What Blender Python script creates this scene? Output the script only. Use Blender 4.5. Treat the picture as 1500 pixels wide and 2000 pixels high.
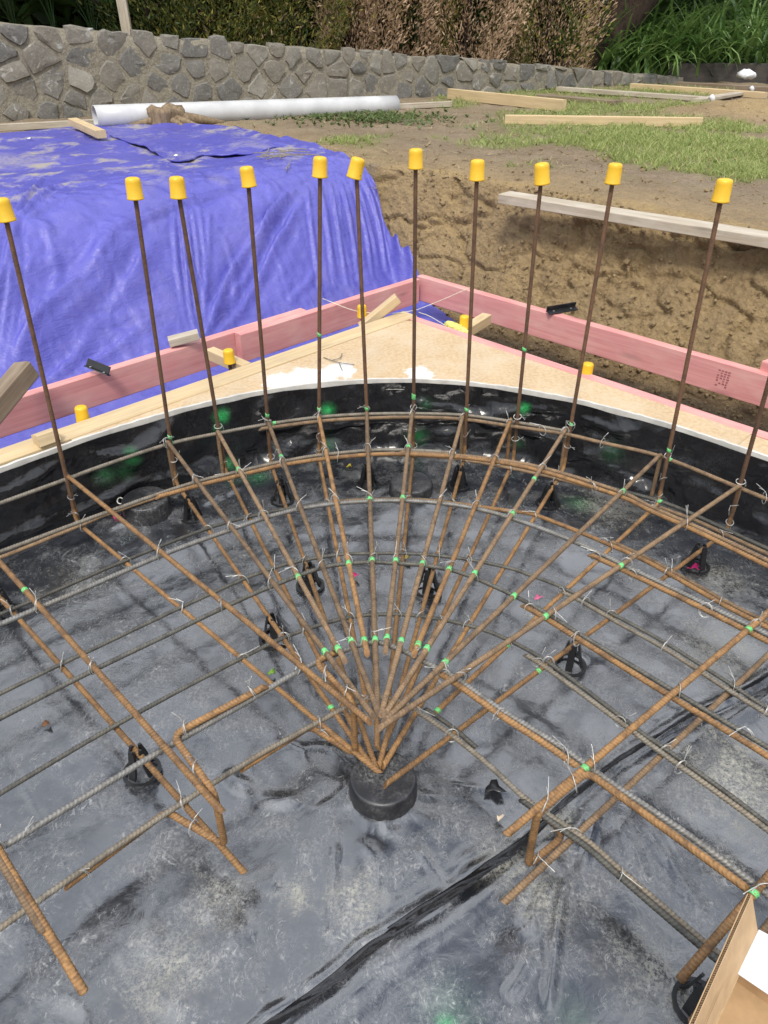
import bpy, math, random
import numpy as np
from mathutils import Vector

random.seed(7)
RNG = np.random.default_rng(7)
scene = bpy.context.scene
for o in list(bpy.data.objects):
    bpy.data.objects.remove(o)

# ------------------------------------------------------------------ camera
EYE = np.array([0.0, 0.0, 1.5])
PITCH = math.radians(34.0)
FPX = 1450.0                       # focal length for a 1500 px wide picture
cam_data = bpy.data.cameras.new("camera")
cam_data.sensor_fit = 'HORIZONTAL'
cam_data.sensor_width = 36.0
cam_data.lens = 36.0 * FPX / 1500.0
cam_data.clip_start = 0.02
cam_data.clip_end = 1000.0
cam = bpy.data.objects.new("camera", cam_data)
cam.location = EYE
cam.rotation_euler = (math.radians(90) - PITCH, 0, 0)
scene.collection.objects.link(cam)
scene.camera = cam

# ------------------------------------------------------------------ sky and sun
SUN_EL, SUN_AZ = math.radians(55), math.radians(192)      # azimuth clockwise from +Y
world = bpy.data.worlds.new("World")
scene.world = world
world.use_nodes = True
wn, wl = world.node_tree.nodes, world.node_tree.links
wn.clear()
w_out = wn.new('ShaderNodeOutputWorld')
w_bg = wn.new('ShaderNodeBackground')
w_sky = wn.new('ShaderNodeTexSky')
w_sky.sky_type = 'NISHITA'
w_sky.sun_disc = False
w_sky.sun_elevation = SUN_EL
w_sky.sun_rotation = SUN_AZ
w_sky.air_density = 1.0
w_sky.dust_density = 2.5
w_tc = wn.new('ShaderNodeTexCoord')
w_noise = wn.new('ShaderNodeTexNoise')
w_noise.inputs['Scale'].default_value = 1.7
w_noise.inputs['Detail'].default_value = 6.0
w_noise.inputs['Roughness'].default_value = 0.55
w_ramp = wn.new('ShaderNodeMapRange')
w_ramp.inputs['From Min'].default_value = 0.35
w_ramp.inputs['From Max'].default_value = 0.53
w_mix = wn.new('ShaderNodeMix')
w_mix.data_type = 'RGBA'
# overcast cloud: brighter towards the zenith, as thick cloud is
w_sep = wn.new('ShaderNodeSeparateXYZ')
w_el = wn.new('ShaderNodeMapRange')
w_el.inputs['To Min'].default_value = 0.55
w_el.inputs['To Max'].default_value = 1.60
w_cl = wn.new('ShaderNodeMix')
w_cl.data_type = 'RGBA'
w_cl.inputs['A'].default_value = (0, 0, 0, 1)
w_cl.inputs['B'].default_value = (9.6, 10.0, 10.7, 1)
w_cl.clamp_factor = False
wl.new(w_tc.outputs['Generated'], w_sep.inputs['Vector'])
wl.new(w_sep.outputs['Z'], w_el.inputs['Value'])
wl.new(w_el.outputs['Result'], w_cl.inputs['Factor'])
wl.new(w_cl.outputs['Result'], w_mix.inputs['B'])
wl.new(w_tc.outputs['Generated'], w_noise.inputs['Vector'])
wl.new(w_noise.outputs['Fac'], w_ramp.inputs['Value'])
wl.new(w_ramp.outputs['Result'], w_mix.inputs['Factor'])
wl.new(w_sky.outputs['Color'], w_mix.inputs['A'])
wl.new(w_mix.outputs['Result'], w_bg.inputs['Color'])
w_bg.inputs['Strength'].default_value = 0.078
wl.new(w_bg.outputs['Background'], w_out.inputs['Surface'])

sun_data = bpy.data.lights.new("sun", 'SUN')
sun_data.energy = 1.5
sun_data.angle = math.radians(14)
sun_data.color = (1.0, 0.95, 0.87)
sun = bpy.data.objects.new("sun", sun_data)
sun_dir = Vector((math.sin(SUN_AZ) * math.cos(SUN_EL), math.cos(SUN_AZ) * math.cos(SUN_EL), math.sin(SUN_EL)))
sun.rotation_euler = (-sun_dir).to_track_quat('-Z', 'Y').to_euler()
sun.location = sun_dir * 20
scene.collection.objects.link(sun)

scene.view_settings.view_transform = 'Standard'
scene.view_settings.look = 'None'
scene.view_settings.exposure = 0.90
scene.view_settings.gamma = 1.0
scene.view_settings.use_curve_mapping = False
scene.cycles.max_bounces = 5
scene.cycles.diffuse_bounces = 3
scene.cycles.glossy_bounces = 3
scene.cycles.transmission_bounces = 2
scene.cycles.caustics_reflective = False
scene.cycles.caustics_refractive = False

# ------------------------------------------------------------------ measuring helpers
_c, _s = math.cos(PITCH), math.sin(PITCH)

def ray(x, y):
    return np.array([x - 750.0, FPX * _c - (y - 1000.0) * _s, -(FPX * _s + (y - 1000.0) * _c)])

def P(x, y, z):
    """point of the level plane at height z that was measured at picture position x, y"""
    r = ray(x, y)
    return EYE + r * ((z - EYE[2]) / r[2])

def at_y(x, y, Y):
    r = ray(x, y)
    return EYE + r * (Y / r[1])

def proj(pts):
    d = np.atleast_2d(pts) - EYE
    zf = d[:, 1] * _c - d[:, 2] * _s
    yd = -d[:, 1] * _s - d[:, 2] * _c
    return np.stack([750 + FPX * d[:, 0] / zf, 1000 + FPX * yd / zf], 1)

# plan frame of the slab corner: centre of the rounded corner, left normal, right normal
CEN = np.array([0.05, 1.05])
Q = math.sqrt(0.5)
NL = np.array([-Q, Q])
NR = np.array([Q, Q])

def W(dl, dr, z):
    p = CEN + dl * NL + dr * NR
    return np.array([p[0], p[1], z])

def LR(p):
    d = np.asarray(p)[..., :2] - CEN
    return d @ NL, d @ NR

def smooth(x, a, b):
    t = np.clip((np.asarray(x, float) - a) / (b - a), 0, 1)
    return t * t * (3 - 2 * t)

# value noise
_perm = RNG.random((256, 256))

def vnoise(x, y):
    x = np.asarray(x, float); y = np.asarray(y, float)
    xi = np.floor(x).astype(int); yi = np.floor(y).astype(int)
    fx = x - xi; fy = y - yi
    fx = fx * fx * (3 - 2 * fx); fy = fy * fy * (3 - 2 * fy)
    a = _perm[xi % 256, yi % 256]; b = _perm[(xi + 1) % 256, yi % 256]
    c = _perm[xi % 256, (yi + 1) % 256]; d = _perm[(xi + 1) % 256, (yi + 1) % 256]
    return (a * (1 - fx) + b * fx) * (1 - fy) + (c * (1 - fx) + d * fx) * fy - 0.5

def fbm(x, y, octaves=4, gain=0.5):
    v = 0; a = 1.0
    for i in range(octaves):
        v = v + a * vnoise(x * 2 ** i + 17.3 * i, y * 2 ** i + 9.1 * i)
        a *= gain
    return v

# ------------------------------------------------------------------ object helpers
COL = scene.collection

def tag(o, label=None, cat=None, group=None, kind=None):
    if label: o["label"] = label
    if cat: o["category"] = cat
    if group: o["group"] = group
    if kind: o["kind"] = kind
    return o

def thing(name, loc, label, cat, group=None):
    o = bpy.data.objects.new(name, None)
    o.empty_display_size = 0.05
    o.location = [float(v) for v in loc]
    COL.objects.link(o)
    return tag(o, label, cat, group)

def wloc(o):
    v = Vector((0, 0, 0))
    while o:
        v += o.location
        o = o.parent
    return v

def place(o, center, parent):
    """link a mesh object whose vertices are relative to center"""
    COL.objects.link(o)
    if parent is not None:
        o.parent = parent
        o.location = Vector([float(v) for v in center]) - wloc(parent)
    else:
        o.location = [float(v) for v in center]
    return o

def obj(name, verts, faces, mat, parent=None, smooth_shade=False, base=None, attrs=None, uvs=None, mats=None, midx=None):
    v = np.asarray(verts, float).reshape(-1, 3)
    c = v.mean(0) if base is None else np.asarray(base, float)
    me = bpy.data.meshes.new(name)
    vv = v - c
    if isinstance(faces, np.ndarray):
        n = len(faces); k = faces.shape[1]
        me.vertices.add(len(vv)); me.vertices.foreach_set('co', vv.ravel())
        me.loops.add(n * k); me.loops.foreach_set('vertex_index', faces.ravel().astype(np.int32))
        me.polygons.add(n); me.polygons.foreach_set('loop_start', np.arange(0, n * k, k, dtype=np.int32))
        me.update(calc_edges=True)
    else:
        me.from_pydata(vv.tolist(), [], [list(f) for f in faces])
        me.update()
    if attrs:
        for k2, data in attrs.items():
            a = me.attributes.new(k2, 'FLOAT', 'POINT')
            a.data.foreach_set('value', np.asarray(data, np.float32).ravel())
    if uvs is not None:
        ul = me.uv_layers.new(name='UVMap')
        idx = np.empty(len(me.loops), np.int32); me.loops.foreach_get('vertex_index', idx)
        ul.data.foreach_set('uv', np.asarray(uvs, np.float32)[idx].ravel())
    if smooth_shade:
        me.polygons.foreach_set('use_smooth', np.ones(len(me.polygons), bool))
    for m in (mats or [mat]):
        me.materials.append(m)
    if midx is not None:
        me.polygons.foreach_set('material_index', np.asarray(midx, np.int32))
    o = bpy.data.objects.new(name, me)
    return place(o, c, parent)

def share(src, name, loc, parent=None, rotz=0.0, scale=None, euler=None):
    """another object that shares the mesh of src"""
    o = src.copy()
    for k in list(o.keys()):
        del o[k]
    o.name = name
    o.parent = None
    place(o, loc, parent)
    o.rotation_euler = euler if euler is not None else (0, 0, rotz)
    if scale is not None:
        o.scale = scale if hasattr(scale, '__len__') else (scale,) * 3
    return o

def unit(v):
    v = np.asarray(v, float)
    return v / max(np.linalg.norm(v), 1e-12)

def grid_faces(nu, nv, keep=None):
    i = np.arange(nu - 1)[:, None]; j = np.arange(nv - 1)[None, :]
    a = i * nv + j
    f = np.stack([a, a + nv, a + nv + 1, a + 1], -1).reshape(-1, 4)
    if keep is not None:
        f = f[keep[f].all(1)]
    return f

def compact(v, f, *arrs):
    used = np.unique(f)
    m = np.full(len(v), -1); m[used] = np.arange(len(used))
    return (v[used], m[f]) + tuple(a[used] for a in arrs)

def resample(pts, step):
    pts = np.asarray(pts, float)
    d = np.r_[0, np.cumsum(np.linalg.norm(np.diff(pts, axis=0), axis=1))]
    n = max(2, int(round(d[-1] / step)) + 1)
    t = np.linspace(0, d[-1], n)
    return np.stack([np.interp(t, d, pts[:, k]) for k in range(3)], 1)

def spline(pts, n=12):
    """Catmull-Rom through points"""
    p = np.asarray(pts, float)
    p = np.vstack([2 * p[0] - p[1], p, 2 * p[-1] - p[-2]])
    out = []
    for i in range(1, len(p) - 2):
        t = np.linspace(0, 1, n, endpoint=False)[:, None]
        a, b, c, d = p[i - 1], p[i], p[i + 1], p[i + 2]
        out.append(0.5 * (2 * b + (c - a) * t + (2 * a - 5 * b + 4 * c - d) * t ** 2 + (3 * b - a - 3 * c + d) * t ** 3))
    out.append(p[-2][None])
    return np.vstack(out)

def fillet(pts, r):
    """round the corners of a polyline"""
    p = [np.asarray(q, float) for q in pts]
    out = [p[0]]
    for i in range(1, len(p) - 1):
        a, b, c = p[i - 1], p[i], p[i + 1]
        d1, d2 = unit(a - b), unit(c - b)
        ang = math.acos(np.clip(d1 @ d2, -1, 1))
        if ang > math.radians(170):
            out.append(b); continue
        l = min(r / math.tan(ang / 2), 0.48 * np.linalg.norm(a - b), 0.48 * np.linalg.norm(c - b))
        s, e = b + d1 * l, b + d2 * l
        for t in np.linspace(0, 1, 9):
            out.append((1 - t) ** 2 * s + 2 * t * (1 - t) * b + t * t * e)
    out.append(p[-1])
    return np.array(out)

def sweep(pts, r, sides=8, rib=0.0, slant=0.0, ends=True, twist0=0.0):
    """tube along pts; rib > 0 alternates the radius; returns verts, faces, rib attribute"""
    pts = np.asarray(pts, float)
    n = len(pts)
    tan = np.gradient(pts, axis=0)
    tan /= np.linalg.norm(tan, axis=1)[:, None] + 1e-12
    up = np.array([0, 0, 1.0]) if abs(tan[0][2]) < 0.9 else np.array([1.0, 0, 0])
    x = unit(np.cross(up, tan[0]))
    X = np.empty((n, 3))
    for i in range(n):
        x = x - (x @ tan[i]) * tan[i]
        x = x / (np.linalg.norm(x) + 1e-12)
        X[i] = x
    Y = np.cross(tan, X)
    a = np.linspace(0, 2 * math.pi, sides, endpoint=False) + twist0
    rr = np.full(n, float(r)) if np.ndim(r) == 0 else np.asarray(r, float)
    hi = (np.arange(n) % 2).astype(float)
    rad = rr + rib * (hi - 0.5)
    v = pts[:, None, :] + rad[:, None, None] * (np.cos(a)[None, :, None] * X[:, None, :] + np.sin(a)[None, :, None] * Y[:, None, :])
    if slant:
        v = v + tan[:, None, :] * (slant * np.sin(a)[None, :, None])
    v = v.reshape(-1, 3)
    i = np.arange(n - 1)[:, None]; j = np.arange(sides)[None, :]
    j2 = (j + 1) % sides
    f = np.stack([i * sides + j, i * sides + j2, (i + 1) * sides + j2, (i + 1) * sides + j], -1).reshape(-1, 4)
    faces = f.tolist()
    if ends:
        faces.append(list(range(sides))[::-1])
        faces.append([(n - 1) * sides + k for k in range(sides)])
    return v, faces, np.repeat(hi, sides)

def lathe(profile, sides=20, center=(0, 0, 0)):
    prof = np.asarray(profile, float)
    a = np.linspace(0, 2 * math.pi, sides, endpoint=False)
    v = np.stack([prof[:, 0][:, None] * np.cos(a), prof[:, 0][:, None] * np.sin(a), np.repeat(prof[:, 1][:, None], sides, 1)], -1).reshape(-1, 3)
    n = len(prof)
    f = []
    for i in range(n - 1):
        for j in range(sides):
            k = (j + 1) % sides
            f.append([i * sides + j, i * sides + k, (i + 1) * sides + k, (i + 1) * sides + j])
    f.append(list(range(sides))[::-1])
    f.append([(n - 1) * sides + k for k in range(sides)])
    return v + np.asarray(center, float), f

def board(name, p0, p1, w, h, mat, parent=None, up=(0, 0, 1), cham=0.003, nseg=8, bow=0.0, skew=0.0, rot=0.0):
    """sawn board from p0 to p1 (centre line), width w across, height h along up; worn corners and UVs along the grain"""
    p0, p1 = np.asarray(p0, float), np.asarray(p1, float)
    d = unit(p1 - p0)
    x = unit(np.cross(d, up)); y = np.cross(x, d)
    if rot:
        x, y = x * math.cos(rot) + y * math.sin(rot), y * math.cos(rot) - x * math.sin(rot)
    c = cham
    sec = [(-w/2 + c, -h/2), (w/2 - c, -h/2), (w/2, -h/2 + c), (w/2, h/2 - c), (w/2 - c, h/2), (-w/2 + c, h/2), (-w/2, h/2 - c), (-w/2, -h/2 + c)]
    L = np.linalg.norm(p1 - p0)
    ph = random.random() * 6
    V = []; UV = []
    per = np.r_[0, np.cumsum([math.dist(sec[i], sec[i + 1]) for i in range(7)])]
    off = random.random() * 10
    for i in range(nseg + 1):
        t = i / nseg
        q = p0 + (p1 - p0) * t + y * (bow * math.sin(math.pi * t)) + x * (bow * 0.6 * math.sin(math.pi * t + ph))
        for k, (sx, sy) in enumerate(sec):
            j = 0.0006
            sh = skew * sx if i in (0, nseg) else 0
            V.append(q + x * (sx + random.uniform(-j, j)) + y * (sy + random.uniform(-j, j)) + d * sh)
            UV.append((t * L + off, per[k] + off))
    F = []
    for i in range(nseg):
        for k in range(8):
            k2 = (k + 1) % 8
            F.append([i*8 + k, i*8 + k2, (i+1)*8 + k2, (i+1)*8 + k])
    F.append(list(range(8))[::-1]); F.append([nseg*8 + k for k in range(8)])
    return obj(name, V, F, mat, parent, uvs=UV)

ORD = ["first", "second", "third", "fourth", "fifth", "sixth", "seventh", "eighth", "ninth", "tenth", "eleventh", "twelfth"]

# ------------------------------------------------------------------ materials
class M:
    def __init__(self, name, rough=0.7, metal=0.0, spec=0.5):
        self.m = bpy.data.materials.new(name)
        self.m.use_nodes = True
        self.nt = self.m.node_tree
        self.nt.nodes.clear()
        self.out = self.n('ShaderNodeOutputMaterial')
        self.b = self.n('ShaderNodeBsdfPrincipled')
        self.b.inputs['Roughness'].default_value = rough
        self.b.inputs['Metallic'].default_value = metal
        self.b.inputs['Specular IOR Level'].default_value = spec
        self.l(self.b.outputs[0], self.out.inputs[0])
        self._tc = None
    def n(self, t, **kw):
        nd = self.nt.nodes.new(t)
        for k, v in kw.items():
            setattr(nd, k, v)
        return nd
    def l(self, a, b):
        self.nt.links.new(a, b)
    def put(self, sock, v):
        if hasattr(v, 'is_output') or isinstance(v, bpy.types.NodeSocket):
            self.l(v, sock)
        elif isinstance(v, (tuple, list)) and len(v) == 3 and sock.type == 'RGBA':
            sock.default_value = (*v, 1)
        else:
            sock.default_value = v
    def obj(self):
        if self._tc is None:
            self._tc = self.n('ShaderNodeTexCoord')
        return self._tc.outputs['Object']
    def uv(self):
        if self._tc is None:
            self._tc = self.n('ShaderNodeTexCoord')
        return self._tc.outputs['UV']
    def pos(self):
        return self.n('ShaderNodeNewGeometry').outputs['Position']
    def rand(self):
        return self.n('ShaderNodeObjectInfo').outputs['Random']
    def scale(self, vec, s):
        m = self.n('ShaderNodeMapping'); self.l(vec, m.inputs['Vector'])
        m.inputs['Scale'].default_value = s
        return m.outputs[0]
    def noise(self, vec, s, detail=4, rough=0.55, dist=0.0, w=None):
        t = self.n('ShaderNodeTexNoise')
        if w is not None:
            t.noise_dimensions = '4D'; self.put(t.inputs['W'], w)
        self.l(vec, t.inputs['Vector'])
        t.inputs['Scale'].default_value = s; t.inputs['Detail'].default_value = detail
        t.inputs['Roughness'].default_value = rough; t.inputs['Distortion'].default_value = dist
        return t.outputs['Fac']
    def voro(self, vec, s, feature='F1', out='Distance', rnd=1.0):
        t = self.n('ShaderNodeTexVoronoi', feature=feature)
        self.l(vec, t.inputs['Vector']); t.inputs['Scale'].default_value = s
        t.inputs['Randomness'].default_value = rnd
        return t.outputs[out]
    def rng(self, v, a, b, c=0.0, d=1.0):
        r = self.n('ShaderNodeMapRange'); self.put(r.inputs['Value'], v)
        for k, x in zip(('From Min', 'From Max', 'To Min', 'To Max'), (a, b, c, d)):
            r.inputs[k].default_value = x
        return r.outputs[0]
    def math(self, op, a, b=0.0):
        m = self.n('ShaderNodeMath', operation=op); self.put(m.inputs[0], a); self.put(m.inputs[1], b)
        return m.outputs[0]
    def mix(self, f, a, b):
        m = self.n('ShaderNodeMix', data_type='RGBA')
        self.put(m.inputs['Factor'], f); self.put(m.inputs['A'], a); self.put(m.inputs['B'], b)
        return m.outputs['Result']
    def attr(self, name):
        return self.n('ShaderNodeAttribute', attribute_name=name).outputs['Fac']
    def dist(self, vec, p):
        v = self.n('ShaderNodeVectorMath', operation='DISTANCE'); self.l(vec, v.inputs[0])
        v.inputs[1].default_value = [float(q) for q in p]
        return v.outputs['Value']
    def col(self, c): self.put(self.b.inputs['Base Color'], c); return self
    def rough(self, c): self.put(self.b.inputs['Roughness'], c); return self
    def bump(self, h, strength=0.3, dist=0.01, prev=None):
        b = self.n('ShaderNodeBump'); self.l(h, b.inputs['Height'])
        b.inputs['Strength'].default_value = strength; b.inputs['Distance'].default_value = dist
        if prev is not None: self.l(prev, b.inputs['Normal'])
        self.l(b.outputs[0], self.b.inputs['Normal'])
        return b.outputs[0]

def plain(name, c, rough=0.6, var=0.12, scale=30, metal=0.0, bump=0.0):
    m = M(name, rough, metal)
    nz = m.noise(m.obj(), scale, w=m.math('MULTIPLY', m.rand(), 20))
    lo = tuple(x * (1 - 2 * var) for x in c); hi = tuple(min(1, x * (1 + 2 * var)) for x in c)
    m.col(m.mix(m.rng(nz, 0.3, 0.7), lo, hi))
    if bump: m.bump(nz, bump, 0.002)
    return m.m

def rebar_mat(name, c1, c2, c3, crest, metal=0.0, rough=0.75, ribmix=0.5):
    m = M(name, rough, metal)
    o = m.obj(); r = m.math('MULTIPLY', m.rand(), 30)
    n1 = m.rng(m.noise(o, 9, 5, 0.6, w=r), 0.36, 0.64)
    n2 = m.rng(m.noise(o, 120, 3, 0.7, w=r), 0.35, 0.7)
    c = m.mix(n1, c1, c2)
    c = m.mix(n2, c, c3)
    c = m.mix(m.math('MULTIPLY', m.attr('rib'), ribmix), c, crest)
    n3 = m.noise(o, 34, 5, 0.72, 0.6, w=r)
    c = m.mix(m.math('MULTIPLY', m.rng(n3, 0.46, 0.64), 0.85), c, c3)
    c = m.mix(m.math('MULTIPLY', m.rng(m.noise(o, 260, 2, 0.6, w=r), 0.60, 0.75), 0.5), c, crest)
    sh = m.rng(m.rand(), 0, 1, 0.78, 1.18)
    hs = m.n('ShaderNodeHueSaturation'); m.l(c, hs.inputs['Color']); m.l(sh, hs.inputs['Value'])
    m.col(hs.outputs[0])
    m.bump(m.noise(o, 350, 3, 0.7, w=r), 0.5, 0.001)
    return m.m

RUST = rebar_mat('rust_orange', (0.33, 0.165, 0.050), (0.23, 0.112, 0.038), (0.095, 0.050, 0.022), (0.40, 0.24, 0.105))
RUSTB = rebar_mat('rust_brown', (0.235, 0.142, 0.068), (0.17, 0.102, 0.050), (0.078, 0.049, 0.029), (0.32, 0.22, 0.125))
STARTER = rebar_mat('rust_dark', (0.155, 0.074, 0.034), (0.105, 0.054, 0.028), (0.060, 0.034, 0.021), (0.20, 0.11, 0.055))
STEEL = rebar_mat('mill_steel', (0.16, 0.155, 0.145), (0.13, 0.105, 0.075), (0.09, 0.085, 0.075), (0.38, 0.385, 0.375), 0.3, 0.5, 0.45)
STEELD = rebar_mat('mill_steel_dark', (0.070, 0.068, 0.058), (0.090, 0.080, 0.055), (0.038, 0.036, 0.032), (0.18, 0.175, 0.15), 0.2, 0.6, 0.5)
STEELR = rebar_mat('mill_steel_rusting', (0.155, 0.145, 0.12), (0.19, 0.125, 0.065), (0.09, 0.075, 0.055), (0.34, 0.31, 0.25), 0.2, 0.6, 0.55)
WIRE = plain('tie_wire', (0.52, 0.51, 0.48), 0.42, 0.15, 60, 0.5)
def paint_mat():
    m = M('green_paint', 0.6)
    o = m.pos()
    n = m.rng(m.noise(o, 170, 3, 0.7), 0.34, 0.46)
    m.col(m.mix(n, (0.16, 0.14, 0.075), (0.13, 0.52, 0.17)))
    return m.m
GREEN = paint_mat()
def cap_mat():
    m = M('yellow_plastic', 0.42)
    o = m.obj(); w = m.math('MULTIPLY', m.rand(), 30)
    n1 = m.noise(o, 40, 5, 0.7, 0.5, w=w); n2 = m.noise(o, 160, 3, 0.7, 1.0, w=w)
    c = m.mix(m.rng(n1, 0.3, 0.7), (0.66, 0.385, 0.012), (0.73, 0.445, 0.02))
    c = m.mix(m.math('MULTIPLY', m.rng(n2, 0.58, 0.70), m.rng(m.rand(), 0.0, 1.0, 0.1, 0.6)), c, (0.42, 0.27, 0.06))
    m.col(c); m.rough(m.rng(n2, 0.4, 0.7, 0.36, 0.6))
    return m.m
YELLOW = cap_mat()
BLACKP = plain('black_plastic', (0.012, 0.012, 0.013), 0.35, 0.2, 80)
HOLE = plain('dark_hole', (0.03, 0.018, 0.006), 0.8)
WHITE = plain('white_strip', (0.56, 0.54, 0.49), 0.55, 0.10, 18)
PVC = plain('white_pvc', (0.50, 0.50, 0.495), 0.4, 0.07, 6)
PAPER = plain('white_paper', (0.66, 0.66, 0.68), 0.6, 0.02, 10)
CARD = plain('cardboard', (0.44, 0.30, 0.165), 0.85, 0.06, 40)
CARDD = plain('cardboard_core', (0.30, 0.20, 0.11), 0.9, 0.1, 40)
STRING = plain('string', (0.74, 0.70, 0.50), 0.8)

def wood_mat(name, light, dark, stain=None, stain_amt=0.0, rough=0.75, scale=1.0):
    m = M(name, rough)
    uv = m.uv(); r = m.math('MULTIPLY', m.rand(), 40)
    g = m.noise(m.scale(uv, (2.2 * scale, 70 * scale, 1)), 1.0, 5, 0.6, 0.6, w=r)
    k = m.noise(m.scale(uv, (5, 14, 1)), 1.0, 3, 0.6, 0.3, w=r)
    c = m.mix(m.rng(g, 0.32, 0.68), light, dark)
    knot = m.rng(m.voro(m.scale(uv, (2.3, 9, 1)), 1.0), 0.0, 0.16, 1.0, 0.0)
    c = m.mix(m.math('MULTIPLY', knot, 0.7), c, tuple(x * 0.45 for x in dark))
    if stain is not None:
        c = m.mix(m.math('MULTIPLY', m.rng(k, 0.45, 0.72), stain_amt), c, stain)
    m.col(c)
    m.bump(g, 0.35, 0.0015)
    return m.m

PINE = wood_mat('pine', (0.61, 0.475, 0.28), (0.47, 0.34, 0.18), (0.38, 0.30, 0.19), 0.5)
PINK = wood_mat('pink_pine', (0.65, 0.295, 0.27), (0.52, 0.21, 0.20), (0.66, 0.40, 0.34), 0.6)
GREYWOOD = wood_mat('weathered_pine', (0.46, 0.40, 0.31), (0.30, 0.25, 0.18), (0.55, 0.50, 0.42), 0.6)
OLDWOOD = wood_mat('old_brown_timber', (0.24, 0.18, 0.12), (0.14, 0.10, 0.065), (0.30, 0.25, 0.18), 0.5)
SLEEPER = wood_mat('dark_sleeper', (0.055, 0.048, 0.042), (0.03, 0.026, 0.022), (0.10, 0.08, 0.06), 0.5)

def ply_mat():
    m = M('particle_board', 0.8)
    o = m.pos()
    a = m.noise(m.scale(o, (1, 1, 1)), 70, 3, 0.7)
    b = m.noise(o, 6, 4, 0.6)
    c = m.mix(m.rng(a, 0.3, 0.7), (0.58, 0.435, 0.265), (0.40, 0.28, 0.155))
    c = m.mix(m.math('MULTIPLY', m.rng(b, 0.42, 0.65), 0.55), c, (0.56, 0.46, 0.33))
    paint = None
    # spilled white plaster / paint marks lying on the board
    for (px, py, rad, sx) in [(605, 738, .13, 1.0), (550, 743, .09, 1.0), (665, 722, .09, 1), (822, 730, .075, 1.0)]:
        p = P(px, py, 0.30)
        d = m.dist(o, p)
        d = m.math('ADD', d, m.math('MULTIPLY', m.math('SUBTRACT', m.noise(o, 16, 5, 0.65), 0.5), 0.16))
        k = m.rng(d, rad * 0.72, rad * 0.9, 1, 0)
        paint = k if paint is None else m.math('MAXIMUM', paint, k)
    c = m.mix(m.math('MULTIPLY', paint, m.rng(a, 0.25, 0.5)), c, (0.66, 0.66, 0.65))
    m.col(c); m.bump(a, 0.25, 0.001)
    return m.m
PLY = ply_mat()

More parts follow.
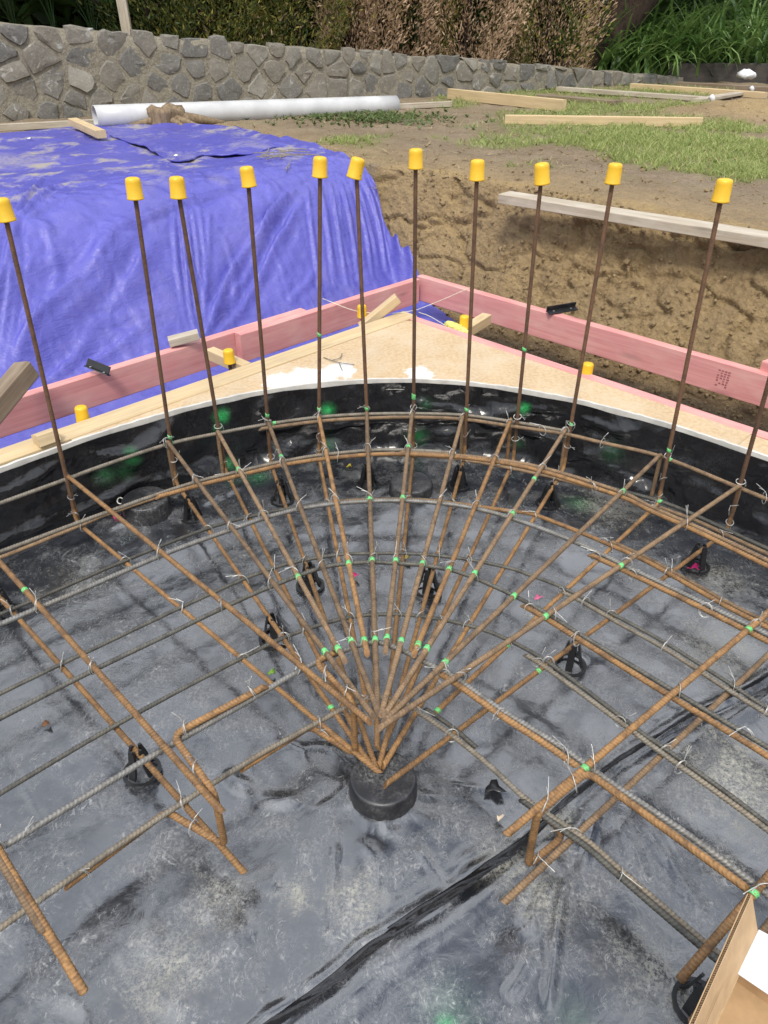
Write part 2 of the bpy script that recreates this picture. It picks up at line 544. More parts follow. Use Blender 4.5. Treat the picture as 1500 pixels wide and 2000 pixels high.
# spray paint spots left on the lining, measured on the standing sheet
def poly_mat(name, dust_amt, spots, clay=(), gloss=0.24, base_lo=(0.020, 0.021, 0.024), base_hi=(0.036, 0.038, 0.043), ior=1.5, crumple=0.10, film=0.62):
    m = M(name, gloss, 0.0, 0.5)
    m.b.inputs['IOR'].default_value = ior
    o = m.pos()
    st = m.noise(o, 2.7, 5, 0.60)
    mid_n = m.noise(o, 9.0, 6, 0.70)
    grain = m.noise(o, 150, 5, 0.85)
    fine = m.noise(o, 60, 4, 0.75)
    wn_ = m.n('ShaderNodeTexNoise'); m.l(o, wn_.inputs['Vector']); wn_.inputs['Scale'].default_value = 9.0; wn_.inputs['Detail'].default_value = 3
    ws_ = m.n('ShaderNodeVectorMath', operation='SCALE'); m.l(wn_.outputs['Color'], ws_.inputs[0]); ws_.inputs['Scale'].default_value = 0.16
    wo_ = m.n('ShaderNodeVectorMath', operation='ADD'); m.l(o, wo_.inputs[0]); m.l(ws_.outputs[0], wo_.inputs[1])
    def strokes(ang, sx, sy):
        rt = m.n('ShaderNodeMapping'); m.l(wo_.outputs[0], rt.inputs['Vector'])
        rt.inputs['Rotation'].default_value = (0, 0, ang); rt.inputs['Scale'].default_value = (sx, sy, 40)
        return m.noise(rt.outputs[0], 1.0, 4, 0.72)
    s1 = strokes(0.45, 110, 34); s2 = strokes(1.75, 120, 38)
    scr = m.math('MAXIMUM', m.rng(s1, 0.57, 0.68), m.rng(s2, 0.57, 0.68))
    big = m.rng(st, 0.44, 0.60)
    patch = m.math('MULTIPLY', m.rng(st, 0.38, 0.58, 0.12, 1.0), m.rng(mid_n, 0.40, 0.64))
    d = m.math('MULTIPLY', patch, m.rng(grain, 0.44, 0.60))
    d = m.math('MULTIPLY', d, film)
    d = m.math('ADD', d, m.math('MULTIPLY', m.math('MULTIPLY', scr, m.rng(mid_n, 0.44, 0.60)), m.rng(fine, 0.35, 0.6, 0.2, 0.8)))
    dust = m.math('MINIMUM', m.math('MULTIPLY', d, dust_amt), 1.0)
    base = m.mix(m.rng(m.noise(o, 2.3, 4, 0.6), 0.40, 0.60), base_lo, base_hi)
    c = m.mix(dust, base, (0.42, 0.42, 0.405))
    wob = m.math('SUBTRACT', m.noise(o, 20, 6, 0.72, 0.6), 0.5)
    if clay:
        cl = None
        for (p, rad, amt) in clay:
            k = m.math('MULTIPLY', m.rng(m.math('ADD', m.dist(o, p), m.math('MULTIPLY', wob, rad * 2.6)), 0.0, rad * 1.1, 1, 0), amt)
            cl = k if cl is None else m.math('MAXIMUM', cl, k)
        cl = m.math('MULTIPLY', cl, m.rng(grain, 0.38, 0.60, 0.0, 1.0))
        cl = m.math('MULTIPLY', cl, m.rng(fine, 0.34, 0.60, 0.2, 1.0))
        c = m.mix(cl, c, (0.52, 0.49, 0.38))
        dust = m.math('MAXIMUM', dust, cl)
    gr = None
    for (p, rad, amt) in spots:
        k = m.math('MULTIPLY', m.rng(m.math('ADD', m.dist(o, p), m.math('MULTIPLY', wob, rad * 0.6)), rad * 0.10, rad, 1, 0), amt)
        gr = k if gr is None else m.math('MAXIMUM', gr, k)
    if gr is not None:
        c = m.mix(m.math('MULTIPLY', m.math('MULTIPLY', gr, gr), m.rng(grain, 0.36, 0.56, 0.25, 1.0)), c, (0.04, 0.50, 0.13))
    m.col(c)
    pr_ = m.math('MULTIPLY', patch, min(1.0, dust_amt))
    m.rough(m.math('MAXIMUM', m.rng(dust, 0.0, 0.5, gloss, 0.72), m.rng(pr_, 0.10, 0.75, gloss, 0.58)))
    wrp = m.n('ShaderNodeVectorMath', operation='ADD')
    nv = m.n('ShaderNodeTexNoise'); m.l(o, nv.inputs['Vector']); nv.inputs['Scale'].default_value = 5.0; nv.inputs['Detail'].default_value = 3
    sv = m.n('ShaderNodeVectorMath', operation='SCALE'); m.l(nv.outputs['Color'], sv.inputs[0]); sv.inputs['Scale'].default_value = 0.22
    m.l(o, wrp.inputs[0]); m.l(sv.outputs[0], wrp.inputs[1])
    crump = m.math('ADD', m.voro(wrp.outputs[0], 7.0), m.math('MULTIPLY', m.voro(wrp.outputs[0], 19.0), 0.35))
    wr = m.noise(o, 26, 4, 0.6, 1.2)
    b0 = m.bump(crump, crumple, 0.03)
    m.bump(wr, 0.12, 0.006, b0)
    return m.m
# ================================================================== terrain
WALL_A = np.array([-3.37, 7.30]); WALL_D = unit([0.865, 0.5]); WALL_N = np.array([WALL_D[1], -WALL_D[0]])   # normal faces the camera

def wall_top(s):
    return np.clip(1.44 - 0.079 * np.asarray(s, float), 0.72, 1.68)

def g_height(x, y):
    p = np.stack([x, y], -1)
    a, b = LR(p)
    lip_l = 0.10 * fbm(b * 1.3, a * 0.0 + 3.3, 3)
    lip_r = 0.09 * fbm(a * 1.7 + 8, b * 0.0, 3)
    kl = smooth(a + lip_l, 2.36, 3.25)
    kl = 0.55 * kl + 0.45 * smooth(a + lip_l, 2.30, 2.95)
    t = np.clip((b + lip_r - 2.48) / 0.34, 0, 1)
    kr = np.where(t < 1, t * (0.75 + 0.25 * t), 1.0)
    k = np.maximum(kl, kr)
    far = np.maximum(smooth(-a, 4.6, 6.0), smooth(-b, 4.6, 6.0))
    k = np.maximum(k, far)
    z = -0.09 + 0.09 * smooth(np.maximum(a, b), 1.95, 2.4) * 1.0 + 0.04 * (1 - smooth(np.maximum(a, b), 1.55, 1.7)) + k * 0.70
    z = z + k * 0.02 * fbm(x * 1.1, y * 1.1, 3)
    # small spoil heap at the right of the lawn
    m = P(1470, 235, 0.66)
    z = z + 0.13 * np.exp(-(((x - m[0]) / 0.75) ** 2 + ((y - m[1]) / 0.55) ** 2))
    # bed held up by the stone wall
    q = p - WALL_A
    s = q @ WALL_D; d = -(q @ WALL_N)
    bed = smooth(d, 0.10, 0.22) * smooth(s, -14, -9) 
    z = z + bed * np.maximum(0.0, wall_top(s) - 0.12 - z) * smooth(-s, -30, -14)
    return z

def tarp_b(a):
    """right hand edge of the tarpaulin"""
    a = np.asarray(a, float)
    return np.interp(a, [1.73, 2.1, 2.44, 2.6, 2.86, 3.26, 3.84, 4.9, 5.8, 6.46], [2.30, 2.46, 2.60, 2.62, 2.68, 2.82, 2.95, 3.08, 2.44, 1.7]) + 0.025 * np.sin(a * 7.0) * smooth(a, 2.3, 2.8)

def axis(segs):
    out = []
    for a, b, st in segs:
        out.append(np.arange(a, b - 1e-6, st))
    out.append(np.array([segs[-1][1]]))
    return np.concatenate(out)

ax_a = axis([(-160, -40, 15), (-40, -8, 2), (-8, -1.6, .3), (-1.6, 2.75, .014), (2.75, 9, .05), (9, 14, .2), (14, 40, 2), (40, 160, 15)])
ax_b = axis([(-160, -40, 15), (-40, -8, 2), (-8, 0.0, .3), (0.0, 2.2, .06), (2.2, 2.40, .02), (2.40, 2.46, .010), (2.46, 2.88, .0048), (2.88, 3.4, .02), (3.4, 12.5, .05), (12.5, 18, .25), (18, 40, 2), (40, 160, 15)])
A, B = np.meshgrid(ax_a, ax_b, indexing='ij')
gx = CEN[0] + A * NL[0] + B * NR[0]
gy = CEN[1] + A * NL[1] + B * NR[1]
gz = g_height(gx, gy)
V = np.stack([gx, gy, gz], -1)
# rough cut face of the bank: push along the surface normal
dA = np.gradient(V, axis=0); dB = np.gradient(V, axis=1)
N = np.cross(dB, dA)
N = N / (np.linalg.norm(N, axis=-1, keepdims=True) + 1e-12)
N[N[..., 2] < 0] *= -1
face = smooth(B, 2.42, 2.52) * (1 - smooth(B, 2.84, 2.98)) * (A < 2.9)
sl = A; sz = B * 0.6 + gz * 0.9
clod = fbm(sl * 3, sz * 3, 2, 0.5) * 0.030 + fbm(sl * 18, sz * 18, 4, 0.85) * 0.013 + np.abs(fbm(sl * 55 + 5, sz * 55, 2, 0.8)) * 0.010 - 0.005
clod += -0.03 * smooth(np.abs(fbm(sl * 3.1 + 2, sz * 5.2, 3)), 0.10, 0.0)
gen = fbm(gx * 7, gy * 7, 4, 0.6) * 0.02
near = (np.hypot(gx, gy - 5) < 12)
under = smooth(A, 1.70, 1.80) * smooth(tarp_b(A) - B, 0.0, 0.10) * (A < 6.5)
face = face * (1 - under)
V[..., 2] -= 0.07 * under * smooth(A, 1.75, 2.0)
V = V + N * (face * clod + (1 - face) * (1 - under) * gen * near * smooth(np.maximum(A, B), 1.7, 2.1))[..., None]
# attributes
grass_spots = [(1000, 205, .5), (1100, 205, .7), (1210, 222, .8), (1150, 262, .55), (1050, 268, .5), (1260, 285, .55), (1320, 300, .5), (1130, 292, .4), (960, 292, .35),
               (1470, 345, .35), (880, 215, .4), (1010, 188, .6), (930, 205, .4), (1380, 262, .4), (1240, 250, .5), (1420, 330, .3), (690, 290, .25), (1060, 240, .5), (1350, 320, .35), (1180, 190, .7), (1300, 185, .8), (1420, 300, .45), (1480, 300, .45), (1390, 290, .4), (1450, 350, .45), (1280, 320, .4), (1000, 285, .4), (1110, 240, .5)]
gm = np.zeros_like(gx)
for px, py, rad in grass_spots:
    q = P(px, py, 0.65)
    gm = np.maximum(gm, np.exp(-(((gx - q[0]) / rad) ** 2 + ((gy - q[1]) / rad) ** 2) * 1.2))
gm = np.clip(gm * 1.6 + fbm(gx * 3, gy * 3, 4) * 0.9 - 0.28, 0, 1) * (B > 2.95)
gm = np.maximum(gm, ((np.hypot(gx, gy) > 16) * 0.8))
dark_soil = np.clip(smooth(B, 2.9, 2.2) * smooth(gz, 0.25, 0.02) + (A > 2) * (B < 2.0) * 0.0, 0, 1)  # mask of darker brown soil on the low ground before the bank
m_ = P(1470, 235, 0.66)
clay = 0.25 * face + np.exp(-(((gx - m_[0]) / 0.9) ** 2 + ((gy - m_[1]) / 0.8) ** 2)) + 0.6 * face + 0.55 * smooth(B, 3.7, 2.9) * (B > 2.85)

def dirt_mat():
    m = M('garden_soil', 0.92, 0, 0.25)
    o = m.pos()
    a = m.noise(o, 3.2, 6, 0.62, 0.3); b = m.noise(o, 30, 6, 0.78); f = m.noise(o, 130, 4, 0.8)
    c = m.mix(m.rng(a, 0.34, 0.66), (0.245, 0.185, 0.120), (0.35, 0.275, 0.190))
    c = m.mix(m.math('MULTIPLY', m.attr('clay'), m.rng(a, 0.25, 0.6, 0.45, 1)), c, (0.46, 0.325, 0.155))
    c = m.mix(m.rng(b, 0.30, 0.72), m.mix(0.40, c, (0.15, 0.105, 0.06)), c)
    c = m.mix(m.math('MULTIPLY', m.rng(f, 0.60, 0.78), 0.5), c, (0.40, 0.31, 0.19))
    c = m.mix(m.math('MULTIPLY', m.attr('grass'), m.rng(b, 0.3, 0.7, 0.45, 0.95)), c, m.mix(m.rng(f, 0.3, 0.7), (0.13, 0.18, 0.045), (0.26, 0.27, 0.10)))
    c = m.mix(m.math('MULTIPLY', m.attr('dark_soil'), 0.45), c, (0.085, 0.055, 0.030))
    m.col(c)
    b1 = m.bump(m.voro(o, 55), 0.7, 0.016)
    b1 = m.bump(b, 0.6, 0.012, b1)
    m.bump(f, 1.0, 0.010, b1)
    return m.m
SOIL = dirt_mat()
gobj = obj('ground', V.reshape(-1, 3), grid_faces(len(ax_a), len(ax_b)), SOIL, smooth_shade=True, base=(0, 0, 0),
           attrs={'grass': gm, 'clay': np.clip(clay, 0, 1), 'dark_soil': dark_soil})
tag(gobj, 'bare brown earth of the garden with the steep cut bank', kind='structure')

# ================================================================== black polythene floor and lining
def edge_r(th):
    """radius of the slab edge seen from the corner centre, th in degrees within 45..135"""
    return 1.575 + 0.075 * np.cos(np.radians((th - 90) * 2)) ** 2

def edge_line(off=0.0, n_arc=120, straight=4.2, step=0.03):
    """plan polyline of the slab edge from the left straight through the corner to the right straight; off > 0 lies outside"""
    pts = []
    for t in np.arange(straight, 0, -step):
        pts.append(W(1.575 + off, -t, 0)[:2])
    for th in np.linspace(135, 45, n_arc):
        r = edge_r(th) + off
        pts.append(CEN + r * np.array([math.cos(math.radians(th)), math.sin(math.radians(th))]))
    for t in np.arange(step, straight, step):
        pts.append(W(-t, 1.575 + off, 0)[:2])
    return np.array(pts)

def inside_slab(x, y, off):
    p = np.stack([x, y], -1)
    a, b = LR(p)
    d = p - CEN
    r = np.hypot(d[..., 0], d[..., 1]); th = np.degrees(np.arctan2(d[..., 1], d[..., 0]))
    arc = (a > 0) & (b > 0)
    lim = np.where(arc, edge_r(np.clip(th, 45, 135)), 1e9)
    return np.where(arc, r < lim + off, (a < 1.575 + off) & (b < 1.575 + off))

def poly_dist(x, y, line):
    """distance to a plan polyline and the side it lies on and position along it"""
    best = np.full(x.shape, 1e9); side = np.zeros_like(x); along = np.zeros_like(x)
    L = 0.0
    for i in range(len(line) - 1):
        p, q = line[i], line[i + 1]
        d = q - p; l = math.hypot(*d); u = d / l
        rx, ry = x - p[0], y - p[1]
        t = np.clip(rx * u[0] + ry * u[1], 0, l)
        dx, dy = rx - u[0] * t, ry - u[1] * t
        dd = np.hypot(dx, dy)
        m = dd < best
        best = np.where(m, dd, best)
        side = np.where(m, np.sign(u[0] * ry - u[1] * rx), side)
        along = np.where(m, L + t, along)
        L += l
    return best, side, along

PILE = [P(748, 1517, 0.064), P(283, 972, 0.082), P(803, 940, 0.058)]
PILE_R = [0.077, 0.082, 0.080]

def px_line(pts, z=0.0):
    return spline([P(x, y, z) for x, y in pts], 6)[:, :2]

FOLDS = [  # picture positions of the folds in the sheet, height, width, one-sided
    ([(470, 2050), (533, 2000), (643, 1927), (733, 1846), (800, 1803), (927, 1717), (1010, 1660), (1100, 1575), (1200, 1495), (1330, 1415), (1500, 1325), (1700, 1200)], 0.008, 0.016, 1),
    ([(1150, 1560), (1110, 1680), (1090, 1800), (1065, 2000)], 0.007, 0.010, 0),
    ([(1165, 1570), (1150, 1640), (1110, 1770)], 0.007, 0.012, 0),
    ([(1200, 1590), (1235, 1650), (1262, 1740)], 0.006, 0.012, 0),
    ([(1120, 1600), (1080, 1700), (1020, 1840)], 0.008, 0.016, 0),
    ([(1260, 1600), (1330, 1720), (1380, 1800)], 0.005, 0.014, 0),
    ([(655, 1640), (650, 1730), (648, 1790), (652, 1860)], 0.006, 0.008, 0),
    ([(810, 1650), (860, 1720), (870, 1745)], 0.004, 0.010, 0),
    ([(700, 1640), (740, 1700), (735, 1830)], 0.004, 0.014, 0),
    ([(0, 1450), (90, 1610), (140, 1690), (200, 1790), (255, 1910)], 0.0025, 0.004, 0),
    ([(430, 1500), (520, 1560), (600, 1560)], 0.008, 0.020, 0),
    ([(480, 1520), (500, 1470), (560, 1450), (610, 1470)], 0.004, 0.016, 0),
    ([(590, 1490), (600, 1460), (640, 1460), (680, 1490)], 0.005, 0.014, 0),
    ([(610, 1590), (660, 1560), (690, 1530)], 0.005, 0.012, 0),
    ([(820, 1530), (900, 1535), (1010, 1550)], 0.003, 0.008, 0),
    ([(380, 1800), (470, 1740), (560, 1720)], 0.006, 0.03, 0),
    ([(300, 1990), (400, 1860), (520, 1790)], 0.006, 0.04, 0),
    ([(120, 1990), (200, 1880), (330, 1800)], 0.006, 0.05, 0),
    ([(760, 1560), (755, 1620), (790, 1640)], 0.006, 0.010, 0),
    ([(640, 1210), (720, 1290), (860, 1400)], 0.0025, 0.004, 0),
    ([(1290, 1000), (1400, 1060), (1500, 1090)], 0.008, 0.02, 0),
    ([(200, 1040), (300, 1010), (330, 985)], 0.010, 0.02, 0),
    ([(320, 1010), (420, 980), (520, 920)], 0.008, 0.02, 0),
    ([(980, 1960), (1020, 1900), (1040, 1850)], 0.006, 0.010, 0),
]

fx = axis([(-4.2, -1.9, .12), (-1.9, -1.0, .016), (-1.0, 1.05, .0085), (1.05, 1.8, .016), (1.8, 4.2, .12)])
fy = axis([(-2.6, 0.1, .12), (0.1, 0.45, .02), (0.45, 1.35, .0075), (1.35, 2.75, .013)])
FX, FY = np.meshgrid(fx, fy, indexing='ij')
h = 0.016 * fbm(FX * 2.2, FY * 2.2, 3) + 0.005 * fbm(FX * 5, FY * 5, 2) + 0.0012 * fbm(FX * 22, FY * 22, 3)
for pts, amp, wid, one in FOLDS:
    d, sd, al = poly_dist(FX, FY, px_line(pts))
    L = al.max() + 1e-6
    taper = smooth(al, 0, 0.12 * L + .01) * smooth(L - al, 0, 0.12 * L + .01)
    wob = 1 + 0.9 * fbm(al * 14 + amp * 900, al * 0 + 2.0, 3)
    if one:
        sg = d * sd + 0.010 * fbm(al * 9, al * 0, 3)
        h += amp * np.exp(-((sg - 0.012) / wid) ** 2) * wob - 0.003 * np.exp(-((sg + 0.012) / 0.009) ** 2) + 0.004 * np.exp(-((sg + 0.045) / 0.02) ** 2) * wob
        h += 0.002 * np.exp(-((sg - 0.045) / 0.010) ** 2) * wob
    else:
        h += amp * np.exp(-(d / wid) ** 2) * wob * taper
for p, r in zip(PILE, PILE_R):
    dx, dy = FX - p[0], FY - p[1]
    d = np.hypot(dx, dy); th = np.arctan2(dy, dx)
    rad = np.cos(th * 9 + 3 * fbm(th * 2 + p[0] * 9, d * 6, 2)) * 0.5 + 0.8 * fbm(th * 7 + 3, d * 5, 2)
    h += 0.004 * rad * np.exp(-np.maximum(d - r, 0) / 0.055) * smooth(d, r * 0.8, r * 1.2)
    h += 0.010 * np.exp(-np.maximum(d - r, 0) / 0.03)
a_, b_ = LR(np.stack([FX, FY], -1))
h -= h.min() * 0
FV = np.stack([FX, FY, h], -1).reshape(-1, 3)
keep = inside_slab(FX, FY, 0.035).ravel()
ff = grid_faces(len(fx), len(fy), keep)
FV, ff = compact(FV, ff)

def on_lining(x, y):
    """point of the standing lining at picture position x, y (march along the ray to the slab edge)"""
    r = unit(ray(x, y))
    for t in np.arange(1.5, 4.5, 0.002):
        q = EYE + r * t
        if not inside_slab(np.array(q[0]), np.array(q[1]), 0.0):
            return q
    return q

wall_spots = [(on_lining(255, 888), .055, .95), (on_lining(240, 915), .07, .38), (on_lining(432, 812), .05, 1.0), (on_lining(425, 835), .03, .9), (on_lining(640, 798), .048, 1.0),
              (on_lining(640, 868), .06, .45), (on_lining(815, 850), .07, .6), (on_lining(830, 790), .05, .4), (on_lining(1025, 798), .045, .95),
              (on_lining(205, 925), .07, .40), (on_lining(445, 905), .05, .85), (on_lining(1010, 865), .05, .35), (on_lining(1200, 880), .08, .32)]
floor_spots = [(P(870, 2005, 0.0), .040, .8), (P(880, 1985, 0.0), .10, .30), (P(500, 935, 0.0), .10, .5), (P(480, 915, 0), .05, .8), (P(1130, 985, 0), .09, .4), (P(1120, 1990, 0), .08, .25)]
clay_spots = [(P(1440, 1500, 0), .10, .9), (P(1200, 960, 0), .10, .6), (P(1450, 1530, 0), .16, .8), (P(1400, 1270, 0), .13, .5), (P(1080, 1600, 0), .06, .8), (P(1190, 990, 0), .16, .55), (P(1400, 1130, 0), .10, .5), (P(1060, 1760, 0), .07, .6),
              (P(690, 1760, 0), .08, .6), (P(580, 1750, 0), .05, .6), (P(1000, 1690, 0), .09, .5), (P(1270, 1900, 0), .10, .5), (P(1330, 1960, 0), .06, .7), (P(330, 1900, 0), .10, .5),
              (P(420, 1760, 0), .08, .4), (P(1410, 1690, 0), .05, .6), (P(440, 1200, 0), .12, .22), (P(150, 1140, 0), .14, .22)]
POLYF = poly_mat('polythene_floor', 0.68, floor_spots, clay_spots, 0.16, (0.013, 0.0145, 0.018), (0.024, 0.027, 0.034), 2.35, 0.045, 0.55)
POLYP = poly_mat('polythene_cap', 0.5, (), (), 0.42, (0.010, 0.010, 0.012), (0.018, 0.018, 0.021), 1.6, 0.10)
POLYW = poly_mat('polythene_lining', 0.06, wall_spots, (), 0.18, (0.007, 0.007, 0.008), (0.012, 0.012, 0.014), 1.55, 0.30)
poly = obj('polythene_sheet', FV, ff, POLYF, smooth_shade=True, base=(0, 0.8, 0))
tag(poly, 'dusty black polythene sheet covering the slab floor and turned up at its curved edge', 'plastic sheet')
# standing part of the sheet
el = edge_line(0.0)
nz = 22
zz = np.linspace(-0.012, 0.292, nz)
al = np.r_[0, np.cumsum(np.hypot(*np.diff(el, axis=0).T))]
nrm = np.stack([-np.gradient(el[:, 1]), np.gradient(el[:, 0])], 1); nrm /= np.linalg.norm(nrm, axis=1)[:, None]
AL, ZZ = np.meshgrid(al, zz, indexing='ij')
wr = 0.034 * fbm(AL * 4, ZZ * 9 + AL * 2, 3) + 0.020 * fbm(AL * 11 - ZZ * 16, ZZ * 12, 3) + 0.010 * np.abs(fbm(AL * 5 + ZZ * 20, ZZ * 5 - AL * 3, 2))
ridge = 0.020 * np.exp(-((fbm(AL * 2.1 + 4, ZZ * 6, 2) + (ZZ - .14) * 1.2) / 0.045) ** 2)
inw = (wr + ridge) * smooth(ZZ, 0.30, 0.22) + 0.03 * np.exp(-ZZ / 0.03) + 0.006
top = 0.006 * fbm(AL * 6, AL * 0, 4) * smooth(ZZ, 0.2, 0.29)
inner = np.array([CEN])  # the sheet bulges towards the slab
LV = np.empty(AL.shape + (3,))
sgn = np.sign(((CEN - el) * nrm).sum(1))
for i in range(len(el)):
    nn = nrm[i] * sgn[i]
    LV[i, :, 0] = el[i, 0] + nn[0] * inw[i]
    LV[i, :, 1] = el[i, 1] + nn[1] * inw[i]
    LV[i, :, 2] = zz + top[i]
obj('upturned_lining', LV.reshape(-1, 3), grid_faces(len(el), nz), POLYW, poly, smooth_shade=True)

# loose dark lap of the sheet lying along the seam
lap = spline([P(x, y, 0.0) for x, y in FOLDS[0][0]], 14)
lap = resample(lap, 0.008)
n_ = len(lap)
tn_ = np.gradient(lap, axis=0); tn_ /= np.linalg.norm(tn_, axis=1)[:, None]
sd_ = np.stack([-tn_[:, 1], tn_[:, 0], np.zeros(n_)], 1)
ts_ = np.arange(n_) * 0.008
wl_ = 0.0075 + 0.004 * fbm(ts_ * 5, ts_ * 0 + 4, 3) + 0.006 * np.sin(ts_ * 3)
wl_ = wl_ * smooth(np.arange(n_), 0, 10) * (1 - 0.65 * smooth(np.arange(n_) / n_, 0.12, 0.5)) + 0.002
nc_ = 9
lv_ = []
for i in range(n_):
    for j in range(nc_):
        u_ = j / (nc_ - 1) * 2 - 1
        hh = 0.013 + 0.008 * (1 - u_ ** 2) + 0.005 * float(fbm(np.array(ts_[i] * 16 + j * .8), np.array(j * .5), 3)) - 0.013 * (u_ > .9) + 0.004 * math.sin(ts_[i] * 30 + u_ * 3)
        lv_.append(lap[i] + sd_[i] * (u_ * wl_[i] + 0.002 * float(fbm(np.array(ts_[i] * 12), np.array(9.0), 2))) + np.array([0, 0, hh]))
obj('seam_lap', lv_, grid_faces(n_, nc_), POLYW, poly, smooth_shade=True)
# polythene wrapped pile heads under the bars
pile_words = ['large black wrapped pile head under the fan of bar ends', 'small black wrapped pile head beside the left lining with white chalk marks', 'flat black wrapped pile head near the back of the curve']
for k, (p, r) in enumerate(zip(PILE, PILE_R)):
    sides = 72
    prof = [(r * 1.04, -p[2]), (r * 1.025, -p[2] * .8), (r * 1.01, -0.022), (r * 0.998, -0.013), (r * 0.985, -0.007), (r * 0.962, -0.003), (r * 0.93, -0.0008), (r * 0.88, 0.0), (r * 0.6, -0.004), (r * 0.3, -0.003), (r * 0.02, -0.003)]
    v, f = lathe(prof, sides)
    th = np.arctan2(v[:, 1], v[:, 0]); rr = np.hypot(v[:, 0], v[:, 1])
    ripple = 0.0025 * fbm(th * 6 + k * 5, v[:, 2] * 20, 3) * (v[:, 2] < -0.004)
    v[:, 0] += np.cos(th) * ripple; v[:, 1] += np.sin(th) * ripple
    v[:, 2] += 0.004 * fbm(v[:, 0] * 30 + k, v[:, 1] * 30, 3) * (rr < r * .9)
    t = thing('pile_head', (p[0], p[1], 0.0), pile_words[k], 'pile head', 'wrapped pile heads')
    obj('wrapped_cap', v + p, f, POLYP, t, smooth_shade=True)
    if k == 1:
        for pts in ([(755, 1523), (780, 1560)],):
            pass
        mk = [P(x, y, 0.0645) for x, y in [(258, 967), (268, 985), (285, 993), (293, 998)]]
        v, f, _ = sweep(spline(mk, 4), 0.0022, 5)
        obj('chalk_line', v, f, WHITE, t)
        rg = [P(235 + 6 * math.cos(q), 978 + 6 * math.sin(q), 0.0645) for q in np.linspace(0.3, 5.6, 14)]
        v, f, _ = sweep(rg, 0.0022, 5)
        obj('chalk_mark', v, f, WHITE, t)

# ================================================================== formwork lid around the slab
form = thing('formwork_lid', W(1.62, 1.62, 0), 'particle board and timber formwork lid around the curved slab edge', 'formwork')
# white edge strip
e0, e1 = edge_line(0.004), edge_line(0.015)
n = len(e0)
wv = []
for q0, q1 in zip(e0, e1):
    j = 0.0015 * random.uniform(-1, 1)
    wv += [(*q0, 0.26), (*q0, 0.305 + j), (*q1, 0.305 + j), (*q1, 0.26)]
wf = []
for i in range(n - 1):
    for k in range(4):
        k2 = (k + 1) % 4
        wf.append([i*4 + k, i*4 + k2, (i+1)*4 + k2, (i+1)*4 + k])
obj('edge_strip', wv, wf, WHITE, form)
# particle board panel between the curve and the boards
pv = []; pf = []
ths = np.linspace(133.5, 45.0, 90)
for th in ths:
    u = np.array([math.cos(math.radians(th)), math.sin(math.radians(th))])
    r0 = edge_r(th) + 0.0155
    ro = min(1.608 / max(u @ NL, 1e-3), 1.708 / max(u @ NR, 1e-3))
    ro = max(ro, r0 + 0.002)
    for z in (0.282, 0.3005):
        pv += [(*(CEN + u * r0), z), (*(CEN + u * ro), z)]
for i in range(len(ths) - 1):
    o = i * 4
    for q in ([0, 1, 5, 4], [2, 6, 7, 3], [0, 4, 6, 2], [1, 3, 7, 5]):
        pf.append([o + k for k in q])
# make the far corner crisp
obj('panel', pv, pf, PLY, form)
obj_c = W(1.655, 0, 0.2605)
board('edge_board', W(1.6565, -4.2, 0.2605), W(1.6565, 1.76, 0.2605), 0.095, 0.09, PINE, form, nseg=20)
board('edge_board', W(-4.2, 1.733, 0.2580), W(1.607, 1.733, 0.2580), 0.046, 0.09, PINK, form, nseg=20)
# filler between panel and pink board on the right straight
board('edge_board', W(-4.2, 1.655, 0.2755), W(0.06, 1.655, 0.2755), 0.106, 0.045, PLY, form, nseg=12)
sc = PINE
# twig lying on the panel
tw = thing('twig', P(665, 705, 0.31), 'grey forked twig lying on the white marks of the panel', 'twig')
TWIG = plain('grey_twig', (0.22, 0.19, 0.15), 0.9, 0.2, 60)
for seg in ([(632, 698), (662, 708), (692, 712)], [(662, 708), (668, 722)], [(650, 703), (664, 699), (668, 690)]):
    v, f, _ = sweep(spline([P(x, y, 0.305 + 0.004 * (i % 2)) for i, (x, y) in enumerate(seg)], 5), 0.0022, 5)
    obj('stem', v, f, TWIG, tw)

# ================================================================== pink brace rails
rail = thing('brace_rail', W(2.09, 0, 0.16), 'pink treated timber rail of two lapped lengths in front of the blue tarpaulin', 'timber rail', 'pink brace rails')
board('rail_length', W(2.099, -4.0, 0.225), W(2.099, LR(P(598, 606, .29))[1], 0.225), 0.045, 0.132, PINK, rail, nseg=16)
board('rail_length', W(2.052, LR(P(465, 668, .25))[1], 0.223), W(2.052, 2.232, 0.223), 0.045, 0.134, PINK, rail, nseg=10)
rail2 = thing('brace_rail', W(0, 2.28, 0.16), 'long pink treated timber rail below the bare earth bank', 'timber rail', 'pink brace rails')
rb = board('rail_length', W(-4.0, 2.2845, 0.225), W(2.074, 2.2845, 0.225), 0.045, 0.134, PINK, rail2, nseg=20)
INK = plain('stamp_ink', (0.30, 0.10, 0.10), 0.9, 0.3, 300)
# ink stamp of short printed rows on the rail face
stamp_l = LR(P(1398, 738, 0.225))[0]
for r_ in range(7):
    for c_ in range(4):
        if random.random() < 0.25: continue
        d0 = stamp_l - c_ * 0.014
        z0 = 0.262 - r_ * 0.011
        w_ = random.uniform(0.006, 0.011)
        vs = [W(d0, 2.2613, z0), W(d0 - w_, 2.2613, z0), W(d0 - w_, 2.2613, z0 - 0.006), W(d0, 2.2613, z0 - 0.006)]
        obj('stamp_mark', vs, [[0, 1, 2, 3]], INK, rail2)
